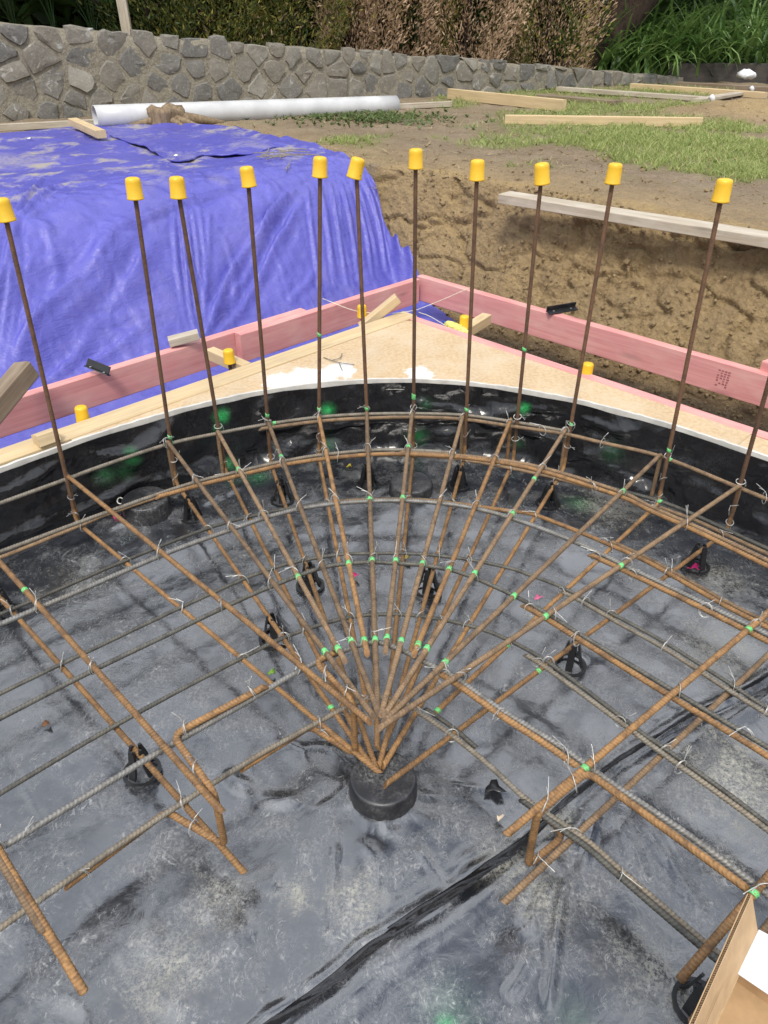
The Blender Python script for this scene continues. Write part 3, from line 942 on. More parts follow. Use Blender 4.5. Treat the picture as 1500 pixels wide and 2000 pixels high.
# ================================================================== blue tarpaulin
ta = np.r_[np.arange(1.73, 3.4, 0.0125), np.arange(3.4, 5.75, 0.03)]
tb = np.r_[np.arange(-6.4, -3.0, 0.06), np.arange(-3.0, -0.02, 0.0125), np.linspace(-0.02, 0, 4)]
TA, TB = np.meshgrid(ta, tb, indexing='ij')
bm = tarp_b(TA)
TB = TB + bm
tx = CEN[0] + TA * NL[0] + TB * NR[0]
ty = CEN[1] + TA * NL[1] + TB * NR[1]
tz = g_height(tx, ty) + 0.034
dist_e = bm - TB
tz += 0.012 * fbm(TA * 2.2, TB * 2.2, 3)
slope_m = smooth(TA, 2.1, 2.4) * smooth(TA, 3.5, 3.1)
flat_m = smooth(TA, 3.05, 3.5)
# folds pulled from the places where the sheet is held
for (px, py, z, n, ph, amp, L) in [(35, 430, .62, 26, 0.3, .030, .55), (350, 392, .62, 24, 1.1, .026, .42), (700, 345, .62, 30, .5, .030, .55), (640, 352, .62, 26, .5, .022, .35),
                                   (390, 665, .10, 26, .8, .026, .50), (60, 700, .15, 24, .1, .026, .55), (240, 640, .2, 14, .4, .014, .4), (740, 560, .2, 28, .2, .024, .4), (520, 380, .6, 22, .9, .018, .4), (560, 610, .15, 22, 2.0, .020, .4)]:
    q = P(px, py, z)
    dx, dy = tx - q[0], ty - q[1]
    qa, qb = LR(q)
    d = np.hypot((TA - qa) * 1.3, TB - qb); th = np.arctan2((TA - qa) * 1.3, TB - qb)
    rr = np.abs(fbm(th * n / 3.2 + ph * 7, d * 1.5, 2, 0.6))
    fold = 0.55 * (0.22 - rr) + 0.22 * fbm(th * n / 1.5 + ph, d * 2, 2)
    tz += 1.7 * amp * fold * np.exp(-d / L) * smooth(d, 0.0, 0.10)
dgn = fbm((TB * 0.8 + TA * 0.75) * 6, (TB - TA) * 1.1, 3)
tz += slope_m * 0.022 * dgn
tz += slope_m * 0.016 * np.abs(fbm(TB * 16 + 2 * fbm(TA * 3, TB * 3, 2), TA * 2.0, 2))
tz += slope_m * 0.004 * fbm(TB * 6, TA * 40, 2)
# long creases measured on the slope
def on_slope(px, py):
    r = unit(ray(px, py))
    qs = EYE + np.arange(2.0, 8.0, 0.01)[:, None] * r
    hit = qs[:, 2] < g_height(qs[:, 0], qs[:, 1]) + 0.03
    return qs[int(np.argmax(hit))]
CREASE = [  # picture line, height, width
    ([(245, 445), (200, 520), (140, 590), (60, 670), (0, 760)], .050, .050), ([(262, 470), (215, 545), (150, 620), (80, 690)], .020, .022), ([(300, 480), (250, 560), (170, 650), (120, 700)], .026, .035),
    ([(150, 560), (90, 630), (40, 700)], .022, .016), ([(35, 432), (25, 520), (10, 640), (0, 700)], .026, .013), ([(33, 432), (12, 520), (-10, 600)], .026, .013), ([(38, 436), (38, 520), (25, 640), (12, 720)], .020, .010),
    ([(36, 430), (70, 395), (120, 365)], .020, .012), ([(40, 440), (110, 400), (200, 385)], .016, .012), ([(30, 425), (60, 380), (90, 350)], .018, .012),
    ([(352, 400), (362, 500), (372, 600), (384, 655)], .026, .011), ([(362, 402), (374, 500), (386, 600), (390, 655)], .024, .010), ([(374, 405), (388, 500), (392, 600)], .020, .010), ([(390, 408), (400, 500), (396, 630)], .018, .011),
    ([(340, 405), (345, 500), (362, 620)], .018, .012), ([(410, 410), (408, 520), (398, 640)], .016, .012),
    ([(575, 372), (540, 420), (480, 500), (430, 590), (396, 660)], .034, .018), ([(560, 385), (520, 450), (455, 540), (405, 655)], .028, .014), ([(540, 420), (500, 500), (440, 600), (402, 662)], .028, .014),
    ([(520, 470), (480, 550), (420, 640)], .022, .014), ([(590, 395), (560, 450), (500, 560), (450, 640)], .024, .018),
    ([(600, 365), (610, 450), (625, 560), (630, 590)], .020, .012), ([(625, 362), (640, 450), (655, 560)], .022, .012), ([(645, 360), (662, 450), (678, 560)], .024, .011), ([(665, 358), (688, 450), (702, 555)], .026, .011),
    ([(685, 356), (715, 450), (728, 545)], .026, .011), ([(705, 354), (740, 440), (756, 535)], .028, .012), ([(720, 354), (762, 430), (782, 530)], .028, .012), ([(738, 356), (785, 440), (805, 530)], .026, .012), ([(748, 360), (800, 430), (825, 530)], .026, .012),
    ([(660, 380), (672, 470), (690, 540)], .018, .008), ([(700, 370), (725, 450), (740, 520)], .020, .008), ([(735, 380), (770, 460), (790, 520)], .020, .008), ([(635, 380), (648, 480), (662, 560)], .016, .008),
    ([(170, 640), (250, 622), (330, 612)], .016, .009), ([(210, 655), (270, 640), (310, 622)], .012, .008), ([(240, 450), (300, 425), (365, 395), (430, 378)], .026, .014), ([(365, 398), (430, 380), (480, 362)], .022, .011),
    ([(0, 560), (60, 520), (140, 500)], .010, .02), ([(180, 660), (130, 720), (60, 770)], .020, .016), ([(290, 640), (220, 690), (150, 740)], .018, .016), ([(480, 600), (430, 650), (400, 680)], .018, .012),
    ([(560, 600), (600, 560), (620, 520)], .014, .014), ([(440, 470), (460, 540), (455, 600)], .014, .016), ([(90, 440), (110, 520), (100, 600)], .012, .02),
]
for pts, amp, wid in CREASE:
    w3 = [on_slope(x, y) for x, y in pts]
    ab = np.array([LR(q) for q in spline(w3, 4)])
    sub = (np.abs(TA - ab[:, 0].mean()) < 1.6) & (np.abs(TB - ab[:, 1].mean()) < 1.6)
    d, sd, al_ = poly_dist(TA[sub], TB[sub], ab)
    L = al_.max() + 1e-6
    tp = 0.35 + 0.65 * smooth(al_, 0, .25 * L) * smooth(L - al_, 0, .3 * L)
    tz[sub] += 1.15 * amp * np.exp(-(d / wid) ** 1.5) * tp * np.exp(-np.maximum(d - .2, 0) * 20)
    tz[sub] -= 0.5 * amp * np.exp(-((d - wid * 1.6) / wid) ** 2) * tp
gapm = smooth(TA, 2.3, 2.05)
tz += gapm * (0.03 * np.abs(fbm(TB * 5, TA * 9, 3)) + 0.015 * fbm(TB * 14, TA * 14, 3) + 0.02)
tz += flat_m * (0.014 * fbm(TA * 4 + 3, TB * 4, 3) + 0.010 * np.abs(fbm(TA * 3 + TB * 5, TB * 2, 2)))
tz += 0.05 * smooth(dist_e, 0.16, 0.0) * np.abs(fbm(TA * 6, TB * 3, 2)) * smooth(TA, 2.3, 2.7)
TV = np.stack([tx, ty, tz], -1).reshape(-1, 3)
tf = grid_faces(len(ta), len(tb))
tflat = flat_m.ravel()

def tarp_mat():
    m = M('blue_tarpaulin', 0.42, 0, 0.5)
    o = m.pos()
    n1 = m.noise(o, 2.0, 5, 0.6); n2 = m.noise(m.scale(o, (1, 0.7, 1)), 4.5, 7, 0.68, 0.3); fine = m.noise(o, 60, 4, 0.7, 0.5)
    c = m.mix(m.rng(n1, 0.3, 0.7), (0.078, 0.077, 0.345), (0.105, 0.102, 0.41))
    dirt = m.math('MULTIPLY', m.rng(n2, 0.50, 0.62), m.rng(fine, 0.20, 0.60, 0.55, 1.0))
    dirt = m.math('MULTIPLY', dirt, m.math('ADD', m.math('MULTIPLY', m.attr('flat'), 1.0), 0.08))
    for (px, py, z, rad, amt) in [(165, 395, .62, .14, .8), (215, 445, .58, .10, .45), (430, 385, .62, .12, .5), (20, 345, .65, .35, .6)]:
        q = P(px, py, z)
        dd = m.math('ADD', m.dist(o, q), m.math('MULTIPLY', m.math('SUBTRACT', n2, 0.5), rad * 2))
        dirt = m.math('MAXIMUM', dirt, m.math('MULTIPLY', m.math('MULTIPLY', m.rng(dd, rad * .4, rad, 1, 0), m.rng(fine, 0.38, 0.52)), amt))
    c = m.mix(dirt, c, (0.29, 0.26, 0.22))
    m.col(c)
    m.rough(m.rng(dirt, 0, 0.6, 0.40, 0.85))
    cr = m.noise(m.scale(o, (9, 9, 34)), 2.0, 5, 0.6, 1.0)
    weave = m.noise(o, 24, 4, 0.65, 1.5)
    wv_ = m.n('ShaderNodeVectorMath', operation='ADD')
    nv = m.n('ShaderNodeTexNoise'); m.l(o, nv.inputs['Vector']); nv.inputs['Scale'].default_value = 4.0
    sv = m.n('ShaderNodeVectorMath', operation='SCALE'); m.l(nv.outputs['Color'], sv.inputs[0]); sv.inputs['Scale'].default_value = 0.3
    m.l(o, wv_.inputs[0]); m.l(sv.outputs[0], wv_.inputs[1])
    crump = m.math('ADD', m.voro(wv_.outputs[0], 5.0), m.math('MULTIPLY', m.voro(wv_.outputs[0], 16.0), 0.4))
    b0 = m.bump(crump, 0.22, 0.05)
    b1 = m.bump(cr, 0.40, 0.012, b0)
    m.bump(weave, 0.25, 0.007, b1)
    return m.m
TARP = tarp_mat()
tarp = obj('tarpaulin', TV, tf, TARP, smooth_shade=True, attrs={'flat': tflat})
tag(tarp, 'crumpled blue tarpaulin draped over the earth bank behind the left rail', 'tarpaulin')
# turned back flap with a hem lying on the upper tarpaulin
hem = [P(x, y, .69) for x, y in [(205, 268), (225, 283), (265, 297), (300, 310), (325, 325), (345, 334), (372, 330), (398, 316), (428, 320), (470, 318), (520, 306), (572, 295)]]
back = [P(x, y, .70) for x, y in [(196, 262), (225, 264), (262, 266), (300, 266), (335, 265), (360, 264), (390, 265), (420, 268), (455, 271), (495, 278), (535, 285), (576, 293)]]
hs, bs = spline(hem, 10), spline(back, 10)
nt = 22
fv = []
for i in range(len(hs)):
    for j in range(nt):
        t = j / (nt - 1)
        q = hs[i] * (1 - t) + bs[i] * t
        lift = 0.006 + 0.045 * t * (1 - t) * 1.2 + 0.03 * fbm(np.array(q[0] * 5), np.array(q[1] * 5), 3) + 0.012 * math.exp(-t * 14)
        fv.append((q[0], q[1], float(g_height(np.array(q[0]), np.array(q[1]))) + 0.03 + lift))
flap = obj('turned_flap', fv, grid_faces(len(hs), nt), TARP, tarp, smooth_shade=True, attrs={'flat': np.full(len(fv), 0.35)})
hv, hf, _ = sweep(np.array(fv)[::nt][:, :] + np.array([0, 0, -0.004]), 0.006, 6)
obj('hem', hv, hf, TARP, flap, smooth_shade=True, attrs={'flat': np.zeros(len(hv))})
EYEM = plain('eyelet_metal', (0.6, 0.6, 0.62), 0.35, 0.05, 30, 0.8)
for (px, py) in [(61, 287), (348, 331)]:
    q = P(px, py, .70)
    q[2] = float(g_height(np.array(q[0]), np.array(q[1]))) + (0.075 if px > 300 else 0.05)
    ringp = [q + np.array([0.014 * math.cos(t), 0.014 * math.sin(t), 0]) for t in np.linspace(0, 2 * math.pi, 15)]
    v, f, _ = sweep(ringp, 0.004, 6)
    obj('eyelet', v, f, EYEM, tarp)

# ================================================================== reinforcing bars
PITCHR = 0.0082
BARS = {}

def bar(key, name, pts, r, mat, label, group, ribbed=True, cat='steel bar'):
    line = resample(pts, PITCHR / 2)
    v, f, rib = sweep(line, r * 0.85, 8, r * 0.10 if ribbed else 0.0, r * 0.85 if ribbed else 0.0, twist0=random.random())
    o = obj(name, v, f, mat, None, True, attrs={'rib': rib})
    tag(o, label, cat, group)
    # flat saw-cut ends
    me = o.data
    for p in me.polygons:
        if p.loop_total > 4:
            p.use_smooth = False
    BARS[key] = dict(o=o, line=line, r=r)
    return o

Z_TB, Z_TR, Z_BB, Z_BR = 0.254, 0.238, 0.074, 0.089
top_out = [(130, 928), (327, 862), (425, 842), (522, 820), (622, 810), (716, 805), (805, 806), (905, 808), (998, 818), (1107, 835), (1290, 888), (1445, 948)]
top_tip = [(722, 1410), (730, 1400), (673, 1290), (738, 1390), (717, 1277), (738, 1392), (753, 1272), (745, 1394), (809, 1278), (752, 1396), (750, 1409), (740, 1423)]
bot_foot = [(150, 1020), (345, 945), (441, 920), (530, 908), (623, 893), (720, 884), (807, 886), (907, 895), (1002, 903), (1100, 918), (1285, 984), (1420, 1037)]
bot_tip = [(742, 1510), (727, 1498), (696, 1432), (734, 1498), (716, 1375), (737, 1461), (758, 1375), (740, 1496), (757, 1438), (748, 1497), (850, 1392), (752, 1533)]
cap_px = [(8, 412), (262, 370), (347, 368), (484, 347), (625, 328), (696, 330), (812, 312), (932, 334), (1058, 341), (1199, 341), (1411, 374), None]
STP = []
for k in range(12):
    # upper fan bar: lies over the rings and turns down beside the starter
    pin = P(*top_tip[k], Z_TB + 0.010)
    pout = P(*top_out[k], Z_TB)
    d = unit((pout - pin) * [1, 1, 0])
    zt = 0.012 * (k % 2) if k in (0, 10, 11) else 0.0
    pin[2] += zt * 0
    line = fillet([pin, pout + d * 0.008, pout + d * 0.010 + np.array([0, 0, -0.19])], 0.022)
    bar(f'T{k}', 'fan_bar', line, 0.0082, RUSTB if k % 4 else RUST, f'{ORD[k]} from the left of the upper fan bars, turned down at its outer end', 'upper fan bars')
    # starter bar: stands at the edge, its foot runs back under the fan
    foot = P(*bot_foot[k], Z_BB)
    tip = P(*bot_tip[k], Z_BB + 0.014)
    if cap_px[k] is not None:
        topp = at_y(*cap_px[k], foot[1])
    else:
        topp = np.array([foot[0] - 0.03, foot[1], 1.08])
    STP.append(topp)
    line = fillet([topp, foot, tip], 0.030)
    where = 'leftmost' if k == 0 else ('rightmost' if k == 11 else ORD[k])
    lab = f'{where} of the upright starter bars, rusty, its foot running under the fan' if k in (0, 11) else f'{ORD[k]} upright rusty starter bar from the left, its foot running under the fan'
    bar(f'S{k}', 'starter_bar', line, 0.0080, STARTER, lab, 'upright starter bars')

# the legs of the starters lie on the chairs and are more orange than the uprights: second material by height
for k in range(12):
    me = BARS[f'S{k}']['o'].data
    me.materials.append(RUST)
    zc = np.array([p.center[2] for p in me.polygons]) + BARS[f'S{k}']['o'].location[2]
    me.polygons.foreach_set('material_index', (zc < 0.13).astype(np.int32))

RING = {
 'TR1a': ([(-150, 1037), (0, 983), (127, 937), (200, 910), (327, 868), (423, 847), (520, 829), (622, 815), (714, 809), (811, 808), (905, 811), (996, 823), (1110, 843)], Z_TR, .0078, STEELR, 'outermost upper ring bar on the left, steel grey'),
 'TR1b': ([(508, 838), (622, 823), (714, 817), (811, 815), (905, 819), (996, 832), (1104, 848), (1177, 865), (1291, 892), (1434, 949), (1500, 976), (1650, 1040)], Z_TR, .0080, RUSTB, 'outermost upper ring bar on the right, brown rust'),
 'TR2a': ([(-150, 1130), (0, 1078), (150, 1022), (230, 993), (333, 957), (400, 937), (450, 925), (549, 902), (626, 889), (721, 880), (795, 879), (883, 884)], Z_TR, .0076, STEELR, 'second upper ring bar inward on the left, steel grey'),
 'TR2b': ([(307, 971), (400, 945), (450, 933), (549, 909), (626, 897), (721, 888), (795, 887), (883, 892), (963, 901), (1060, 921), (1207, 968), (1269, 997), (1339, 1028), (1390, 1052), (1500, 1106), (1650, 1180)], Z_TR, .0084, RUST, 'second upper ring bar inward, orange rust, running on to the right'),
 'TR2c': ([(780, 883), (883, 889), (963, 897), (1060, 914), (1207, 959), (1269, 989), (1339, 1020), (1390, 1043), (1500, 1095), (1650, 1168)], Z_TR, .0078, RUSTB, 'second upper ring bar inward, brown, lapped behind the orange one on the right'),
 'TR3a': ([(-150, 1290), (0, 1220), (160, 1152), (327, 1080), (450, 1035), (516, 1012), (586, 994), (652, 984), (721, 979), (784, 978), (853, 982), (927, 993), (1001, 1013), (1115, 1055), (1214, 1102), (1302, 1144), (1401, 1192), (1500, 1240), (1650, 1315)], Z_TR, .0084, STEEL, 'third upper ring bar inward, bright ribbed steel across the whole fan'),
 'TR3b': ([(1152, 1083), (1214, 1112), (1331, 1168), (1401, 1203), (1500, 1253), (1650, 1330)], Z_TR, .0082, RUST, 'orange bar lapped beside the third upper ring bar on the right'),
 'TR4a': ([(-150, 1480), (0, 1403), (187, 1307), (333, 1237), (413, 1198), (500, 1158), (582, 1125), (633, 1108), (677, 1101), (725, 1098), (769, 1100), (817, 1103), (875, 1112), (927, 1129), (1001, 1162), (1063, 1196), (1133, 1239), (1250, 1310), (1313, 1348), (1460, 1436), (1500, 1460), (1650, 1550)], Z_TR, .0070, STEELD, 'fourth upper ring bar inward, dark grey across the whole fan'),
 'TR4b': ([(1021, 1182), (1063, 1206), (1133, 1250), (1250, 1323), (1313, 1362), (1460, 1452), (1500, 1477), (1650, 1570)], Z_TR, .0084, RUST, 'orange bar lapped beside the fourth upper ring bar on the right'),
 'TR5a': ([(-150, 1740), (0, 1657), (160, 1560), (320, 1463), (480, 1372), (560, 1324), (605, 1300), (633, 1287), (669, 1272), (701, 1260), (735, 1255), (764, 1262), (800, 1277), (841, 1299), (890, 1325), (978, 1386), (1082, 1450), (1141, 1491), (1206, 1538), (1337, 1626), (1467, 1722), (1560, 1790)], Z_TR, .0080, STEEL, 'innermost upper ring bar, bright ribbed steel below the green marks'),
 'TR5b': ([(858, 1315), (900, 1342), (975, 1395), (1060, 1450), (1126, 1496)], Z_TR, .0084, RUST, 'short orange bar lapped beside the innermost upper ring on the right'),
 'BR1a': ([(-150, 1140), (0, 1089), (160, 1025), (213, 1003), (333, 963), (450, 929), (549, 908), (626, 896), (721, 889), (795, 889), (890, 896), (1000, 915), (1110, 940), (1228, 975), (1303, 1003)], Z_BR, .0078, RUSTB, 'outermost lower ring bar on the left, lying close to the lining'),
 'BR1b': ([(1100, 932), (1228, 962), (1303, 984), (1359, 1007), (1428, 1039), (1500, 1072), (1650, 1140)], Z_BR, .0084, STEELD, 'outermost lower ring bar on the right, dark, nearest the lining'),
 'BR1c': ([(1286, 990), (1359, 1017), (1428, 1049), (1500, 1082), (1650, 1150)], Z_BR, .0080, RUSTB, 'brown bar lapped inside the outermost lower ring bar on the right'),
 'BR2a': ([(-150, 1262), (0, 1200), (120, 1149), (240, 1097), (400, 1034), (500, 1006), (560, 994), (652, 979), (721, 974), (817, 975), (890, 981)], Z_BR, .0068, STEELD, 'second lower ring bar inward on the left, thin and dark'),
 'BR2b': ([(640, 982), (721, 977), (817, 977), (890, 984), (996, 998), (1042, 1005), (1119, 1034), (1188, 1063), (1262, 1096), (1339, 1139), (1427, 1189), (1500, 1226), (1650, 1305)], Z_BR, .0084, RUST, 'second lower ring bar inward on the right, orange rust'),
 'BR2c': ([(1192, 1057), (1262, 1089), (1339, 1131), (1427, 1180), (1500, 1217), (1650, 1296)], Z_BR, .0076, RUSTB, 'brown bar lapped beside the second lower ring bar on the right'),
 'BR3a': ([(-150, 1430), (0, 1355), (120, 1297), (213, 1253), (333, 1196), (467, 1135), (505, 1120), (567, 1100), (655, 1084), (725, 1081), (791, 1081), (853, 1085), (927, 1095), (1000, 1111), (1031, 1122), (1097, 1147), (1192, 1197), (1300, 1256), (1420, 1332), (1500, 1384), (1650, 1475)], Z_BR, .0066, STEELD, 'third lower ring bar inward, thin and dark across the whole fan'),
 'BR3b': ([(1097, 1156), (1127, 1170), (1201, 1213), (1300, 1268), (1420, 1346), (1500, 1396), (1650, 1490)], Z_BR, .0076, STEELR, 'greenish bar lapped beside the third lower ring bar on the right'),
 'BR4a': ([(-150, 1640), (0, 1550), (120, 1478), (220, 1420), (340, 1354), (471, 1286), (553, 1246), (633, 1218), (688, 1205), (743, 1200), (817, 1203), (908, 1220), (982, 1245), (1069, 1293), (1197, 1388), (1250, 1429), (1297, 1461), (1420, 1549), (1500, 1610), (1650, 1720)], Z_BR, .0070, STEELD, 'fourth lower ring bar inward, dark grey across the whole fan'),
 'BR4b': ([(1026, 1279), (1069, 1306), (1197, 1400), (1297, 1474), (1420, 1562), (1500, 1622), (1650, 1735)], Z_BR, .0076, STEELR, 'grey bar lapped beside the fourth lower ring bar on the right'),
 'BR5a': ([(-150, 1925), (0, 1813), (160, 1700), (353, 1570), (500, 1478), (560, 1444), (628, 1407), (673, 1383), (701, 1371), (737, 1362), (764, 1365), (789, 1373), (816, 1390), (877, 1432), (950, 1490), (1030, 1563), (1100, 1610), (1150, 1645), (1213, 1700), (1373, 1838), (1427, 1880), (1500, 1940), (1580, 2010)], Z_BR, .0078, STEELR, 'innermost lower ring bar, dark, passing over the large pile head'),
 'BR5b': ([(1018, 1562), (1100, 1622), (1150, 1658), (1213, 1714), (1373, 1852), (1427, 1894), (1500, 1956)], Z_BR, .0078, STEELD, 'dark bar lapped beside the innermost lower ring on the right'),
 'BR5c': ([(830, 1384), (880, 1418), (930, 1460)], Z_BR, .0070, STEELD, 'short dark bar end lapped at the innermost lower ring'),
}
for k, (pts, z, r, mt, lab) in RING.items():
    w = [P(x, y, z) for x, y in pts]
    if pts[0][0] < 0:
        w = [w[0] - 0.75 * np.array([*NR, 0]), w[0] - 0.35 * np.array([*NR, 0])] + w
    if pts[-1][0] > 1500:
        w = w + [w[-1] - 0.35 * np.array([*NL, 0]), w[-1] - 0.75 * np.array([*NL, 0])]
    bar(k, 'ring_bar', spline(w, 10), r, mt, lab, 'upper ring bars' if k[0] == 'T' else 'lower ring bars')

def straight(key, a, b, z, mat, lab, r=.0088, dz=0.0):
    pa, pb = P(*a, z), P(*b, z); pb[2] += dz
    lim = LR(pa)[0 if a[0] < 750 else 1]
    pa = pa + unit(pa - pb) * max(0.0, 1.46 - lim)
    mid = (pa + pb) / 2 + np.array([random.uniform(-.003, .003), random.uniform(-.003, .003), 0])
    bar(key, 'cross_bar', spline([pa, mid, pb], 10), r, mat, lab, 'straight cross bars')

straight('ML1', (-60, 1032), (434, 1586), Z_TB, RUST, 'upper cross bar left of the fan, ending beside the bent link')
straight('ML2', (-40, 1595), (164, 1938), Z_TB, RUST, 'upper cross bar in the lower left corner of the mat')
straight('ML2b', (-60, 1580), (84, 1818), Z_TB + .001, RUSTB, 'shorter brown bar lapped beside the lower left cross bar', .0088)
straight('ML1b', (-60, 1100), (477, 1704), Z_BB, RUST, 'lower cross bar left of the fan, with the longer free end')
straight('MR1', (1560, 1143), (989, 1630), Z_TB, RUST, 'upper cross bar right of the fan')
straight('MR1b', (1560, 1222), (985, 1762), Z_BB, RUSTB, 'lower cross bar right of the fan, ending on the fold')
straight('MR2', (1600, 1598), (1328, 1914), Z_TB, RUST, 'upper cross bar beside the cardboard flap')
straight('MR2b', (1600, 1676), (1350, 1998), Z_BB, RUSTB, 'lower cross bar under the cardboard flap')

def link(key, pts, lab, r=.0088):
    w = [P(x, y, z) for x, y, z in pts]
    bar(key, 'bent_link', fillet(w, 0.030), r, RUST, lab, 'bent link bars')
tz_, bz_ = 0.252, 0.075
def link_pts(top_pts, corner_top, corner_bot_px, back_pts):
    pass
def make_link(key, a_top, k_top, v_top, b_k, b_end, lab):
    """leg along the ring, turn, short leg, drop to the lower layer, short leg back, turn, leg along the lower ring"""
    A0, K, Vt = P(*a_top, tz_), P(*k_top, tz_), P(*v_top, tz_)
    Vb = np.array([Vt[0], Vt[1], bz_])
    Kb = P(*b_k, bz_); E = P(*b_end, bz_)
    bar(key, 'bent_link', fillet([A0, K, Vt, Vb, Kb, E], 0.026), .0088, RUST, lab, 'bent link bars')
make_link('U1', (519, 1340), (337, 1436), (418, 1548), (326, 1585), (130, 1731), 'orange bent link bar at the lower left of the mat')
make_link('U2', (655, 1274), (615, 1292), (690, 1371), (606, 1419), (473, 1502), 'orange bent link bar standing beside the large pile head')
make_link('U3', (1462, 1738), (1146, 1507), (1050, 1588), (1104, 1630), (1028, 1563), 'orange bent link bar at the lower right of the mat')

# ------------------------------------------------------------------ yellow caps
cp = [(0.0208, 0.0), (0.0226, 0.001), (0.0226, 0.004), (0.0213, 0.006), (0.0203, 0.045), (0.0196, 0.0515), (0.0175, 0.0555), (0.0120, 0.0575), (0.003, 0.0580)]
cv, cf = lathe(cp, 20)
hv, hf = lathe([(0.0024, 0.0), (0.0024, 0.0006)], 8)
cap_src = []
def cap(top, axis_dir, lab, grp='yellow bar caps', hole=True, s=1.0):
    ax = Vector([float(x) for x in unit(axis_dir)])
    rot = ax.to_track_quat('Z', 'Y')
    base = Vector([float(x) for x in top]) - ax * (0.030 * s)
    t = thing('safety_cap', base, lab, 'bar cap', grp)
    t.rotation_euler = rot.to_euler()
    t.scale = (s * 1.05, s * 1.05, s)
    if not cap_src:
        o = bpy.data.objects.new('cap_body', bpy.data.meshes.new('cap_body'))
        o.data.from_pydata(cv.tolist(), [], cf); o.data.materials.append(YELLOW)
        o.data.polygons.foreach_set('use_smooth', np.ones(len(o.data.polygons), bool))
        h = bpy.data.objects.new('vent_hole', bpy.data.meshes.new('vent_hole'))
        h.data.from_pydata(hv.tolist(), [], hf); h.data.materials.append(HOLE)
        cap_src.extend([o, h])
    else:
        o, h = cap_src[0].copy(), cap_src[1].copy()
    COL.objects.link(o); o.parent = t; o.location = (0, 0, 0)
    if hole:
        if h.name not in COL.objects: COL.objects.link(h)
        h.parent = t
        a = random.uniform(-2.4, -0.9)
        h.location = (0.0203 * math.cos(a), 0.0203 * math.sin(a), 0.013)
        h.rotation_euler = (0, math.radians(90), a)
    return t
tilts = [-.10, -.02, .06, -.10, .02, .30, 0, 0, -.12, .02, .04, 0]
for k in range(12):
    foot = P(*bot_foot[k], Z_BB)
    d = unit(STP[k] - foot) + np.array([tilts[k], 0.02, 0])
    w_ = 'leftmost' if k == 0 else ORD[k] + ' from the left'
    if k == 11:
        lab = 'yellow cap on the rightmost upright starter bar'
    else:
        lab = f'yellow cap on the {ORD[k]} upright starter bar from the left' if k else 'yellow cap on the leftmost upright starter bar'
    cap(STP[k] + np.array([0, 0, 0.004]), d, lab, s=1.0 + 0.03 * (k % 3))
# pegs with caps outside the lid
for (px, py, lab) in [(447, 695, 'yellow cap on a peg beside the timber spacer near the blue tarpaulin'), (160, 808, 'yellow cap on a peg against the pine edge board at the left'),
                      (707, 607, 'yellow cap on a peg between the lid corner and the left rail'), (907, 628, 'yellow cap on a peg behind the wound string near the corner'),
                      (1147, 722, 'yellow cap on a peg behind the pink edge board at the right')]:
    q = P(px, py, 0.315)
    cap(q, (random.uniform(-.06, .06), 0, 1), lab, 'yellow peg caps', s=1.04)
    pg, fg, rb_ = sweep(resample([q - [0, 0, .33], q + [0, 0, .004]], 0.005), 0.008, 8, .0013, .004)
    o = obj('steel_peg', pg, fg, STARTER, None, True, attrs={'rib': rb_})
    tag(o, lab.replace('yellow cap on a peg', 'rusty steel peg under the yellow cap'), 'steel peg', 'steel pegs outside the lid')

# ------------------------------------------------------------------ bar chairs
def chair_mesh():
    ms = []
    a = np.linspace(0, 2 * math.pi, 33)[:-1]
    v, f = [], []
    for (r, z) in [(.045, 0), (.045, .004), (.037, .004), (.037, 0)]:
        v += [(r * math.cos(t), r * math.sin(t), z) for t in a]
    for i in range(4):
        for j in range(32):
            f.append([i*32 + j, i*32 + (j+1) % 32, ((i+1) % 4)*32 + (j+1) % 32, ((i+1) % 4)*32 + j])
    ms.append(('base_ring', v, f))
    # tapered upright: from the ring up to a horn beside the bar
    def leg(ang):
        c, s = math.cos(ang), math.sin(ang)
        sec = [(.040, .007, .0), (.0300, .009, .006), (.0235, .0095, .030), (.0175, .009, .062), (.0145, .006, .078), (.0135, .003, .086)]
        v = []
        for (r, w, z) in sec:
            for (dr, dw) in [(0.0028, -w), (0.0028, w), (-0.0028, w), (-0.0028, -w)]:
                x, y = r + dr, dw
                v.append((x * c - y * s, x * s + y * c, z))
        f = []
        for i in range(len(sec) - 1):
            for j in range(4):
                f.append([i*4 + j, i*4 + (j+1) % 4, (i+1)*4 + (j+1) % 4, (i+1)*4 + j])
        f.append([3, 2, 1, 0]); n = (len(sec) - 1) * 4; f.append([n, n+1, n+2, n+3])
        return v, f
    for q in range(4):
        v, f = leg(math.radians(45 + 90 * q))
        ms.append(('upright', v, f))
    v = [(x, y, z) for z in (.050, .064) for (x, y) in [(-.019, -.004), (.019, -.004), (.019, .004), (-.019, .004)]]
    f = [[0, 1, 2, 3][::-1], [4, 5, 6, 7], [0, 1, 5, 4], [1, 2, 6, 5], [2, 3, 7, 6], [3, 0, 4, 7]]
    ms.append(('saddle', v, f))
    return ms
CH = chair_mesh()
CHM = {}
def chair(px, py, lab):
    q = P(px, py, 0.004)
    t = thing('bar_chair', (q[0], q[1], 0.006), lab, 'bar chair', 'black plastic bar chairs')
    t.rotation_euler = (0, 0, random.uniform(0, 6.28))
    for i, (nm, v, f) in enumerate(CH):
        if i not in CHM:
            me = bpy.data.meshes.new(nm); me.from_pydata(v, [], f); me.materials.append(BLACKP); CHM[i] = me
        o = bpy.data.objects.new(nm, CHM[i]); COL.objects.link(o); o.parent = t
chair(718, 948, 'black bar chair behind the fan, just left of the flat pile head')
chair(895, 950, 'black bar chair behind the fan, just right of the flat pile head')
chair(552, 978, 'black bar chair under the fourth starter foot from the left')
